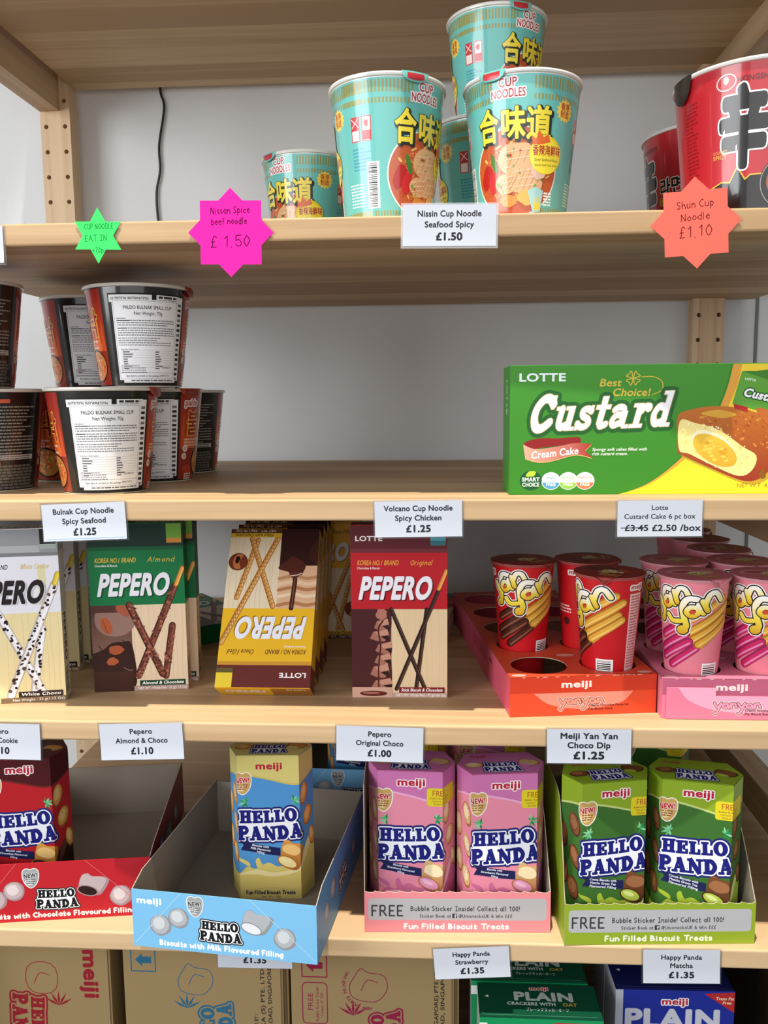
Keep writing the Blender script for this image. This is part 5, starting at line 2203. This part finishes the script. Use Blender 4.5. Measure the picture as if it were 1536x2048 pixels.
# ------------------------------------------------------------------ open trays
def open_tray(style, loc, yaw, label):
    """tray 167 wide; origin at the foot of the front left corner"""
    w, dp = 167.0, 207.0
    low = style in ('milk', 'choc')
    fh = {'milk': 53.5, 'choc': 57.0, 'straw': 39.0, 'matcha': 38.5}[style]
    C = {'milk': ('76b4dc', '5a9ac8', '25405c'), 'choc': ('b4202a', '96202a', '6c2428'), 'straw': ('e2888f', 'd87c92', 'c47088'), 'matcha': ('8fa62c', '8aa428', '7a9424')}[style]
    card = '948a7c'
    root = thing('open_tray', label, 'display tray', loc, yaw)
    T = .7
    b = MB()
    b.box(T, T, 0, w - T, dp - T, T, {'*': card})
    b.build('tray_floor', M_KRAFT, root)
    a = Art()
    r = random.Random(6)
    if low:
        S = dict(bisd='8a8c90' if style == 'milk' else '9c8488', bisc='a8abb0' if style == 'milk' else 'b8a4a6', bisl='c4c8cc' if style == 'milk' else 'd4c6c6', fill='d8dade' if style == 'milk' else '2c1614')
        add_meiji(a, 16, 41, 6.2, 23, 'e4eef6')
        for x, y, rr in ((26, 22, 10), (43, 30, 9.5), (139, 20.5, 10)):
            plain_biscuit(a, x, y, rr, rr, S, 0, r, False)
        new_badge(a, 58.5, 42, .82, '9a9c9e', 'e2e4e6', '3a3a3c', '5a5a5c')
        add_hp(a, 62, 12.5, 38, '16161a', 'e8eaec', '2a2a2c', .0)
        q = smooth([(101, 30), (104, 42), (110, 44), (114, 41), (124, 40), (129, 36), (123, 25), (118, 22), (108, 24)], 4, True)
        a.poly(q, S['bisd'])
        a.poly([(114 + (x - 115) * .88, 34 + (y - 33) * .88) for x, y in q], S['bisc'])
        a.poly(circ(109, 27, 10, 5.2, 24, -.3), S['bisd'])
        a.poly(circ(109, 27, 8.7, 4.2, 24, -.3), S['fill'])
        a.add(hand('Biscuits with Milk Flavoured Filling' if style == 'milk' else 'Biscuits with Chocolate Flavoured Filling', 25 if style == 'milk' else 12, 3.6, 4.4, 1.35, 112 if style == 'milk' else 140), 'e8eef4' if style == 'milk' else 'eadcd8')
        for p, q in (((2, 3), (46, fh)), ((108, fh), (165, 3))):
            a.add(stroke([p, q], .5, 2), 'b4d8ee' if style == 'milk' else 'd86a68')
    else:
        a.poly(rrect(3.5, 11.5, w - 3.5, 32.5, 3), 'b0adb0' if style == 'straw' else 'b2b2b6')
        ink = '3c3c40'
        a.add(hand('FREE', 7, 15.8, 9.6, 1.5, 28.5), ink)
        a.add(hand('Bubble Sticker Inside! Collect all 100!', 42, 20.6, 4.4, .72, 98), ink)
        a.add(hand('Sticker Book at', 50, 14.2, 2.9, .5, 28), ink)
        a.poly(rrect(79, 13.6, 83.4, 18, .5), ink)
        a.add(union([rect(81.4, 13.6, 82.2, 17.2), rect(80.8, 15.6, 82.9, 16.2), rect(81.4, 16.7, 82.9, 17.3)]), 'c8c8cc')
        a.add(hand('@UnisnacksUK & Win £££', 85, 14.2, 2.9, .5, 48), ink)
        a.add(hand('Fun Filled Biscuit Treats', 83, 3.4, 4.6, 1.35, 94, 'c'), 'f0e6e4' if style == 'straw' else 'e8ecd4')
    a.window(0, w, 0, fh)
    # front wall, perforated top edge on the torn-open trays
    top = [(0, fh), (w, fh)]
    if not low:
        top = []
        n = 15
        for i in range(n):
            x0 = i * w / n
            top += [(x0, fh), (x0 + 4.5, fh - .9), (x0 + 8, fh - .9), (x0 + 9.6, fh + .6)]
        top += [(w, fh)]
    fr = MB()
    shape = [(0, 0), (w, 0)] + top[::-1]
    for t in tess(shape):
        ar = (t[1][0] - t[0][0]) * (t[2][1] - t[0][1]) - (t[2][0] - t[0][0]) * (t[1][1] - t[0][1])
        t = t if ar > 0 else (t[0], t[2], t[1])
        fr.face([(p[0], 0, p[1]) for p in t], C[0])
        fr.face([(p[0], T, p[1]) for p in reversed(t)], card)
    for p, q in zip(shape, shape[1:] + shape[:1]):
        fr.face([(p[0], 0, p[1]), (p[0], T, p[1]), (q[0], T, q[1]), (q[0], 0, q[1])], 'c8bca8' if not low else C[0])
    fr.art(a, Plane((0, 0, 0), (1, 0, 0), (0, 0, 1)))
    fr.build('front_panel', M_CARD, root)
    # side walls
    if low:
        sh = [(T, 0), (dp, 0), (dp, 60), (22, 60), (T, fh)]
    else:
        sh = [(T, 0), (dp, 0), (dp, 62)] + [(118, 64)] + smooth([(100, 128), (40, 126), (24, 104), (13, 76), (7, 52), (T, fh)], 5)
        if style == 'straw':
            sh = [(T, 0), (dp, 0), (dp, 62), (118, 64), (104, 138), (6, 137), (3.5, 90), (T, fh)]
    for side, x0 in (('l', 0.0), ('r', w - T)):
        shp = sh
        if not low and side == 'r':
            shp = [(T, 0), (dp, 0), (dp, 62), (118, 64)] + smooth([(96, 112), (50, 100), (22, 70), (10, 52), (T, fh)], 5)
        s = MB()
        for t in tess(shp):
            ar = (t[1][0] - t[0][0]) * (t[2][1] - t[0][1]) - (t[2][0] - t[0][0]) * (t[1][1] - t[0][1])
            t = t if ar > 0 else (t[0], t[2], t[1])
            s.face([(x0 + T, p[0], p[1]) for p in t], C[1] if side == 'r' else card)
            s.face([(x0, p[0], p[1]) for p in reversed(t)], card if side == 'r' else C[1])
        for p, q in zip(shp, shp[1:] + shp[:1]):
            s.face([(x0, p[0], p[1]), (x0 + T, p[0], p[1]), (x0 + T, q[0], q[1]), (x0, q[0], q[1])], 'b8ac98')
        if low:
            sa = Art()
            g = dict(bisd='7c8088', bisc='9ca2aa', bisl='bcc2c8', fill='d8dade')
            for x, y, rr in ((36, 26, 9), (60, 34, 10), (150, 26, 9)):
                plain_biscuit(sa, x, y, rr, rr, g, 0, r, False)
            add_hp(sa, 82, 16, 38, '16161a', 'e8eaec', '2a2a2c', 0)
            if side == 'r':
                s.art(sa, Plane((w, 0, 0), (0, 1, 0), (0, 0, 1)))
            else:
                s.art(sa.moved(lambda p: (p[0], p[1])), Plane((0, dp, 0), (0, -1, 0), (0, 0, 1)))
        s.build('side_panel', M_CARD, root)
    s = MB()
    bh = 58.0 if low else 62.0
    s.box(T, dp - T, 0, w - T, dp, bh, {'*': C[1], 'f': card})
    s.build('back_panel', M_CARD, root)
    return root


TB = [(48.8, 4.4, 8.4), (212.9, -18.2, -6.5), (415.2, 10.4, 2.2), (592.0, -.4, 3.4)]
open_tray('choc', (*TB[0][:2], S5), D(TB[0][2]), 'low red open tray, nearly empty, on the bottom display shelf')
open_tray('milk', (*TB[1][:2], S5), D(TB[1][2]), 'light blue open tray jutting over the shelf edge with one box in it')
open_tray('straw', (*TB[2][:2], S5), D(TB[2][2]), 'pink open tray with grey banner holding pink hexagonal boxes')
open_tray('matcha', (*TB[3][:2], S5), D(TB[3][2]), 'green open tray with grey banner holding green hexagonal boxes')
Z5 = S5 + .8
hex_box('choc', (84, 62, Z5), D(9), 'red hexagonal box at the far left inside the red tray', None)
hex_box('milk', (320, 80, Z5), D(3), 'blue hexagonal box with cream lid standing alone inside the blue tray', 'blue hexagonal boxes')
hex_box('straw', (457.3, 50.5, Z5), D(-2), 'pink hexagonal box at the front left of the pink tray', 'pink hexagonal boxes')
hex_box('straw', (538.9, 48, Z5), D(6), 'pink hexagonal box at the front right of the pink tray', 'pink hexagonal boxes')
hex_box('matcha', (631, 36, Z5), D(11), 'green hexagonal box at the front left of the green tray', 'green hexagonal boxes')
hex_box('matcha', (711, 38, Z5), D(-11), 'green hexagonal box at the front right of the green tray', 'green hexagonal boxes')
hex_box('straw', (533.8, 156, Z5), D(2), 'pink hexagonal box in shade behind the front right pink one', 'pink hexagonal boxes')
hex_box('straw', (451.2, 150, Z5), D(2), 'pink hexagonal box in shade behind the front left pink one', 'pink hexagonal boxes')
hex_box('matcha', (704, 172, Z5), D(-8), 'green hexagonal box in the dark at the rear right of the green tray', 'green hexagonal boxes')
# second blue tray far back with one more box
open_tray('milk', (308, 236, S5), D(-2), 'dark blue open tray at the back of the bottom shelf behind the jutting one')
hex_box('milk', (389, 282, Z5), D(2), 'blue hexagonal box at the back of the bottom shelf, lettering in shadow', 'blue hexagonal boxes')

# ------------------------------------------------------------------ shipping cartons below
KR = '957e58'


def kraft(x0, y0, ink, label, kind, wdt=155.0):
    h, d = 250.0, 230.0
    root = thing('shipping_carton', label, 'carton', (x0, y0, S6), D(0), None)
    b = MB()
    b.box(0, 0, 0, wdt, d, h, {'*': KR, 't': 'a8906a'})
    a = Art()
    r = random.Random(3)
    lt = KR

    def arrow(x, y):
        e = rect(x, y, x + 24, y + 24)
        a.add(stroke(e + e[:1], 1.2, 2), ink)
        a.poly([(x + 4, y + 12), (x + 11, y + 19), (x + 11, y + 15.5), (x + 20, y + 15.5), (x + 20, y + 8.5), (x + 11, y + 8.5), (x + 11, y + 5)], ink)

    def ring(x, y, sc, lumpy):
        if lumpy:
            q = smooth([(x - 15 * sc, y - 14 * sc), (x + 6 * sc, y - 17 * sc), (x + 17 * sc, y - 4 * sc), (x + 14 * sc, y + 10 * sc), (x - 1 * sc, y + 13 * sc), (x - 8 * sc, y + 17 * sc), (x - 14 * sc, y + 9 * sc), (x - 19 * sc, y - 2 * sc)], 5, True)
        else:
            q = rrect(x - 16 * sc, y - 17 * sc, x + 16 * sc, y + 17 * sc, 13 * sc)
        a.add(stroke(q + q[:1], .8, 2), ink)
        a.add(stroke(smooth([(x - 8 * sc, y - 6 * sc), (x - 2 * sc, y + 5 * sc), (x + 8 * sc, y + 3 * sc)], 4), .8, 2), ink)

    def logo(x, y, w, rot):
        core, o1, o2 = hello_panda()
        for t, c in ((o2, ink), (o1, lt), (core, ink)):
            a.add(put(t, x, y, w, w, rot), c)

    if kind == 'red':
        t = text('meiji', 131, 240, 15, 51, .04, 'l', -pi / 2)
        a.add(t, ink)
        ring(88, 209, 1.0, False)
        logo(58, 192, 68, -pi / 2)
    elif kind == 'blue':
        arrow(8, 218)
        ring(72, 211, .95, True)
        logo(105, 122, 64, pi / 2)
        for i, s in enumerate(('MANUFACTURED BY :', 'MEIJI SEIKA (S) PTE. LTD.', 'QUALITY ROAD, SINGAPORE')):
            a.add(text(s, 132 + i * 7, 130, 4.0, 46 if i == 0 else 96, .02, 'l', pi / 2), '2a2622')
    else:
        arrow(11, 219)
        e = rrect(11, 170, 35, 213, 4)
        a.add(stroke(e + e[:1], 1.0, 2), ink)
        a.add(text('FREE', 21, 184, 5, 18, .0, 'l', pi / 2), ink)
        a.add(hand('Bubble Sticker Inside!', 26.5, 173, 2.4, .4, 36, 'l', pi / 2), ink)
        a.add(hand('Collect all 100!', 31, 178, 2.4, .4, 25, 'l', pi / 2), ink)
        ring(76, 212, 1.0, True)
        s = 'NEW SPORTS PRINTING'
        for i, ch in enumerate(s):
            an = radians(-86 - i * 6.8)
            if ch != ' ':
                a.add(text(ch, 75 + 22 * cos(an), 212 + 23 * sin(an), 3.2, None, .03, 'c', an - pi / 2), ink)
        logo(105, 126, 60, pi / 2)
        for i, s in enumerate(('MANUFACTURED BY :', 'MEIJI SEIKA (SINGAPORE) PTE.LTD.', 'QUALITY ROAD, SINGAPORE')):
            a.add(text(s, 136 + i * 6, 118, 3.8, 40 if i == 0 else 118, .02, 'l', pi / 2), '2a2622')
    # bamboo sprig printed in the one ink
    for an in (60, 90, 120, 150, 30):
        x0_, y0_ = {'red': (104, 186), 'blue': (62, 186), 'rose': (60, 186)}[kind]
        t = radians(an)
        a.poly([(x0_, y0_ - 6), (x0_ + 7 * cos(t) - 1.3 * sin(t), y0_ - 6 + 7 * sin(t) + 1.3 * cos(t)), (x0_ + 16 * cos(t), y0_ - 6 + 16 * sin(t)), (x0_ + 7 * cos(t) + 1.3 * sin(t), y0_ - 6 + 7 * sin(t) - 1.3 * cos(t))], ink)
    a.window(0, wdt, 0, h)
    b.art(a, Plane((0, 0, 0), (1, 0, 0), (0, 0, 1)))
    b.build('carton_body', M_KRAFT, root)
    # corrugated flap edges at the right front corner
    e = MB()
    for i in range(3 if kind != 'red' else 1):
        e.box(wdt + .1 + i * 2.4, 1 + i * 1.5, 2, wdt + 2.2 + i * 2.4, d - 2, h - 3, '6e5a3c' if i % 2 else '8c744e')
    e.build('folded_flap', M_KRAFT, root)


kraft(4, 50, '8c1c26', 'brown shipping carton with red print, left of the three under the display shelf', 'red')
kraft(174, 52, '2a617e', 'brown shipping carton with blue print and boxed arrow, middle of the three', 'blue')
kraft(339.5, 50, '861a3c', 'brown shipping carton with crimson print, right of the three cartons', 'rose')


# ------------------------------------------------------------------ cracker packs
def cracker(kind, x0, y0, top, label, group=None, yaw=0.0, first={}):
    if kind in first:
        return dup(first[kind], (x0, y0, S6), yaw, label, group)
    w, d, h = 110.0, 46.0, top - S6
    root = thing('cracker_pack', label, 'cracker box', (x0, y0, S6), yaw, group)
    first[kind] = root
    G = kind == 'green'
    front, topc, side = ('128a52', '0c4630', 'b4b8b4') if G else ('1c2c90', '14194e', 'a6aab2')
    b = MB()
    b.box(0, 0, 0, w, d, h, {'*': side, 'f': front, 'b': front, 't': topc})
    a = Art()
    if G:
        a.poly(rect(0, h - 14, 7, h - 5), 'd8dcd8')
        a.poly([(66, h - 3), (w, h - 3), (w, h - 30)], 'b42a28')
    else:
        a.poly(rect(0, 0, 7, h), 'a9adb8')
        a.poly([(82, h - 3), (w, h - 1), (w, h - 22)], 'b22a2c')
        a.add(text('Trans Fat', 101, h - 9, 3.0, 17, .02, 'c', 0, .15), 'e8dcc0')
        a.add(text('Free', 103, h - 13.2, 3.0, 8, .02, 'c', 0, .15), 'e8dcc0')
        t = text('meiji', 55, h - 14.5, 6.6, 24, .035)
        a.add(outline(t, 1.0), 'e8e4e8')
        a.add(t, 'b4283c')
        a.add(text('PLAIN', 53, h - 38, 19, 88, .05), 'c2c4d0')
        a.poly(rect(7, h - 60, w, h - 44), 'b42a2c')
        a.add(text('CRACKERS', 55, h - 56, 8, 70, .04), 'e8e4e0')
    b.art(a, Plane((0, 0, 0), (1, 0, 0), (0, 0, 1)))
    b.build('carton_body', M_CARD, root)
    f = MB()
    f.box(1, 1, h + .05, w - 1, d - 1, h + .9, topc)
    t = Art()
    t.poly([(6, 27), (9.5, 29), (9.5, 25)], 'd4d8d4')
    t.add(stroke([(2, 6), (6, 3.2), (w - 5, 3.2)], .6, 2), '3c7a5c' if G else '3a4480')
    if G:
        q = text('meiji', 57, 37, 4.2, 17, .035)
        t.add(outline(q, .6), 'd8d4d0')
        t.add(q, 'a83038')
        t.add(text('PLAIN', 60, 23, 11, 54, .05), 'b4bcb4')
        t.add(text('CRACKERS WITH', 48, 16.5, 4, 44, .04), 'c4ccc4')
        t.add(text('OAT', 83, 16.5, 4, 13, .04), 'b89a3c')
        t.add(text('プレーンクラッカーオーツ', 62, 9.5, 3.4, 38, .01), 'c4ccc4')
    f.art(t, Plane((0, 0, h + .9), (1, 0, 0), (0, 1, 0)))
    f.build('top_flap', M_CARD, root)
    return root


cracker('green', 518.5, 1.5, -460, 'green cracker pack at the front, flat top facing up, left of the blue pack', 'green cracker packs')
cracker('green', 513, 50.5, -460, 'green cracker pack behind the front green one, under the shelf edge', 'green cracker packs')
cracker('blue', 648, 44.5, -460, 'blue cracker pack with red corner flash, front one, lower right', 'blue cracker packs', D(1))
cracker('blue', 647, 93, -460, 'blue cracker pack in the dark behind the front blue one', 'blue cracker packs', D(1))


# ------------------------------------------------------------------ price cards and paper stars
def price_card(c, w, h, tilt, lines, label, blue=False, strike=False, seed=1):
    """c: centre of the card on the shelf front"""
    root = thing('price_card', label, 'price label', (c[0], -1.4, c[1] - LIFT), (0, 0, 0), 'white price cards')
    root.rotation_euler = (0, radians(-tilt), 0)
    b = MB()
    r = random.Random(seed)
    # slightly curled laminated card
    n = 10
    amp = r.uniform(.4, 1.2)
    cur = lambda z: -amp * (max(0, -z / h) ** 2) * 4
    for i in range(n):
        z0, z1 = -h / 2 + h * i / n, -h / 2 + h * (i + 1) / n
        b.face([(-w / 2, cur(z0), z0), (w / 2, cur(z0), z0), (w / 2, cur(z1), z1), (-w / 2, cur(z1), z1)], 'bdc1cc')
        b.face([(-w / 2, cur(z1) + .35, z1), (w / 2, cur(z1) + .35, z1), (w / 2, cur(z0) + .35, z0), (-w / 2, cur(z0) + .35, z0)], 'd4d6dc')
    a = Art()
    for s, ww, hh, y, bold in lines:
        a.add(text(s, 0 if '£3.45' not in s else -18.5, y, hh, ww, bold), '1c1e28')
    if strike:
        a.add(stroke([(-31, -7.7), (-11, -7.4)], .7, 2), '1c1e28')
        a.add(text('£2.50 /box', 13.5, -10.2, 5.2, 39, .03), '1c1e28')
    if blue:
        a.poly(rect(-w / 2 + 2, -h / 2 + 1.2, w / 2 - 2, -h / 2 + 1.8), '7aa0cc')

    class Bend(Plane):
        breaks = ()

        def map(s, u, v, off):
            return Vector((u, cur(v) - off, v)), None
    zb = [-h / 2 + h * i / n for i in range(1, n)]
    a.it = [(clip(t, 1, zb), c_, bb) for t, c_, bb in a.it]
    b.art(a, Bend((0, 0, 0), (1, 0, 0), (0, 0, 1)))
    b.build('printed_card', M_PAPER, root)
    s = MB()
    e = 1.5
    s.box(-w / 2 - e, .45, -h / 2 - e, w / 2 + e, .75, h / 2 + e, 'ffffff')
    s.build('clear_sleeve', M_CLEAR, root)
    return root


def three(a, b, c, wa, wb, wc, h):
    k = h / 33.0
    return ((a, wa, 4.9 * k, 7.2 * k, .03), (b, wb, 4.9 * k, -1.4 * k, .03), (c, wc, 6.2 * k, -11.6 * k, .045))


price_card((490.8, 226.8), 74, 32, -.8, three('Nissin Cup Noodle', 'Seafood Spicy', '£1.50', 50.5, 39, 21, 32), 'white price card for spicy seafood noodles under the front teal cups', False, False, 1)
price_card((181.5, -10.2), 72.5, 31.5, 2.2, three('Bulnak Cup Noodle', 'Spicy Seafood', '£1.25', 53, 38, 20, 32), 'white price card with blue line under the stickered black cup', True, False, 2)
price_card((465.3, -8.0), 72.5, 30, .8, three('Volcano Cup Noodle', 'Spicy Chicken', '£1.25', 57, 38.5, 20.5, 31), 'white price card for spicy chicken noodles above the red upright carton', False, False, 3)
price_card((662.2, -7.8), 68, 29.5, .4, (('Lotte', 13, 4.2, 7.0, .015), ('Custard Cake 6 pc box', 57, 4.2, -.2, .015), ('£3.45', 19, 5.0, -10.0, .03)), 'white price card below the custard cake carton with a struck-out price', False, True, 4)
price_card((92.6, -206.3), 77, 32.5, -.6, three('Pepero', 'White Cookie', '£1.10', 20, 36, 20.5, 32), 'white price card below the white biscuit carton, cut by the left edge', False, False, 5)
price_card((222.3, -204.6), 74, 32.5, 2.0, three('Pepero', 'Almond & Choco', '£1.10', 20, 46.5, 20, 32), 'white price card below the green almond carton', False, False, 6)
price_card((431.3, -203.9), 75, 31, -1.2, three('Pepero', 'Original Choco', '£1.00', 20, 41, 20.5, 31), 'white price card just above the front left pink hexagonal box', False, False, 7)
price_card((609.4, -203.0), 70.5, 30, .4, (('Meiji Yan Yan', 48, 5.3, 6.6, .035), ('Choco Dip', 36, 5.3, -1.6, .035), ('£1.25', 26, 6.6, -11.2, .045)), 'white price card below the red cup tray, above the green boxes', False, False, 8)
price_card((316.7, -400.8), 67.5, 30.5, .6, three('Happy Panda', 'Milk', '£1.35', 33, 12, 21, 30), 'white price card mostly hidden behind the jutting blue tray', False, False, 9)
price_card((511.2, -405.0), 66.8, 28.5, 4.2, three('Happy Panda', 'Strawberry', '£1.35', 33, 29, 21, 28.5), 'tilted white price card below the pink tray, loose at the corners', False, False, 10)
price_card((693.5, -402.7), 65.8, 31, 1.4, three('Happy Panda', 'Matcha', '£1.35', 35, 19.5, 22, 30), 'white price card below the green tray, in front of the blue pack', False, False, 11)
price_card((91.5, 219.2), 70, 29.5, 0, three('Cup Noodle', 'Beef', '£1.50', 38, 14, 20, 30), 'white price card at the far left of the upper shelf, barely in the picture', False, False, 12)


def paper_star(c, shape, col, lines, ink, label, tilt):
    root = MB()
    n = len(shape)
    root.prism(shape, 0, .4, col)
    a = Art()
    for i, (s, x, y, h, w, wt) in enumerate(lines):
        a.add(hand(s, x, y, h, wt, w, 'c', .03, .05, .35, i + 3), ink)
    root.art(a, Plane((0, 0, .4), (1, 0, 0), (0, 1, 0)))
    o = root.build('paper_star', M_FLUO, None, W(c[0], -1.2, c[1]), (pi / 2, 0, 0))
    o.rotation_euler = (Matrix.Rotation(radians(tilt), 4, 'Y') @ Matrix.Rotation(pi / 2, 4, 'X')).to_euler()
    tag(o, label, 'price sign', None)
    return o


def star8(a_, b_):
    i = b_ - a_
    q = [(a_, a_), (i, a_), (0, b_), (-i, a_), (-a_, a_), (-a_, i), (-b_, 0), (-a_, -i), (-a_, -a_), (-i, -a_), (0, -b_), (i, -a_), (a_, -a_), (a_, -i), (b_, 0), (a_, i)]
    return q[::-1] if area2(q) < 0 else q


paper_star((206.0, 224.6), star(0, 0, 22, 12.6, 6, pi / 2), '46ee6a', (('CUP NOODLE', 1, 5.2, 4.2, 24, .5), ('EAT IN', -1.5, -4.2, 4.6, 18, .5), ('+70p', 0, -13.2, 3.8, 9.5, .5)), '1c6a3c', 'small green six-pointed paper star with handwritten price', 1.5)
paper_star((315.3, 224.8), star8(24.9, 34.8), 'ee2a9c', (('Nissan Spice', 0, 15, 5.0, 32, .55), ('beef noodle', -1, 6.5, 5.0, 29, .55), ('£ 1.50', 0, -11, 8.4, 32, .65)), '2c0628', 'bright pink eight-pointed paper star with handwritten price', 1.0)
paper_star((682.5, 224.9), star8(24.4, 34.8), 'fb6a5c', (('Shun Cup', 0, 11.5, 5.4, 28, .55), ('Noodle', 0, 2.0, 5.4, 22, .55), ('£1.10', 0, -10.5, 8.0, 25, .6)), '3c1014', 'coral red eight-pointed paper star in front of the big red cup', -3.5)
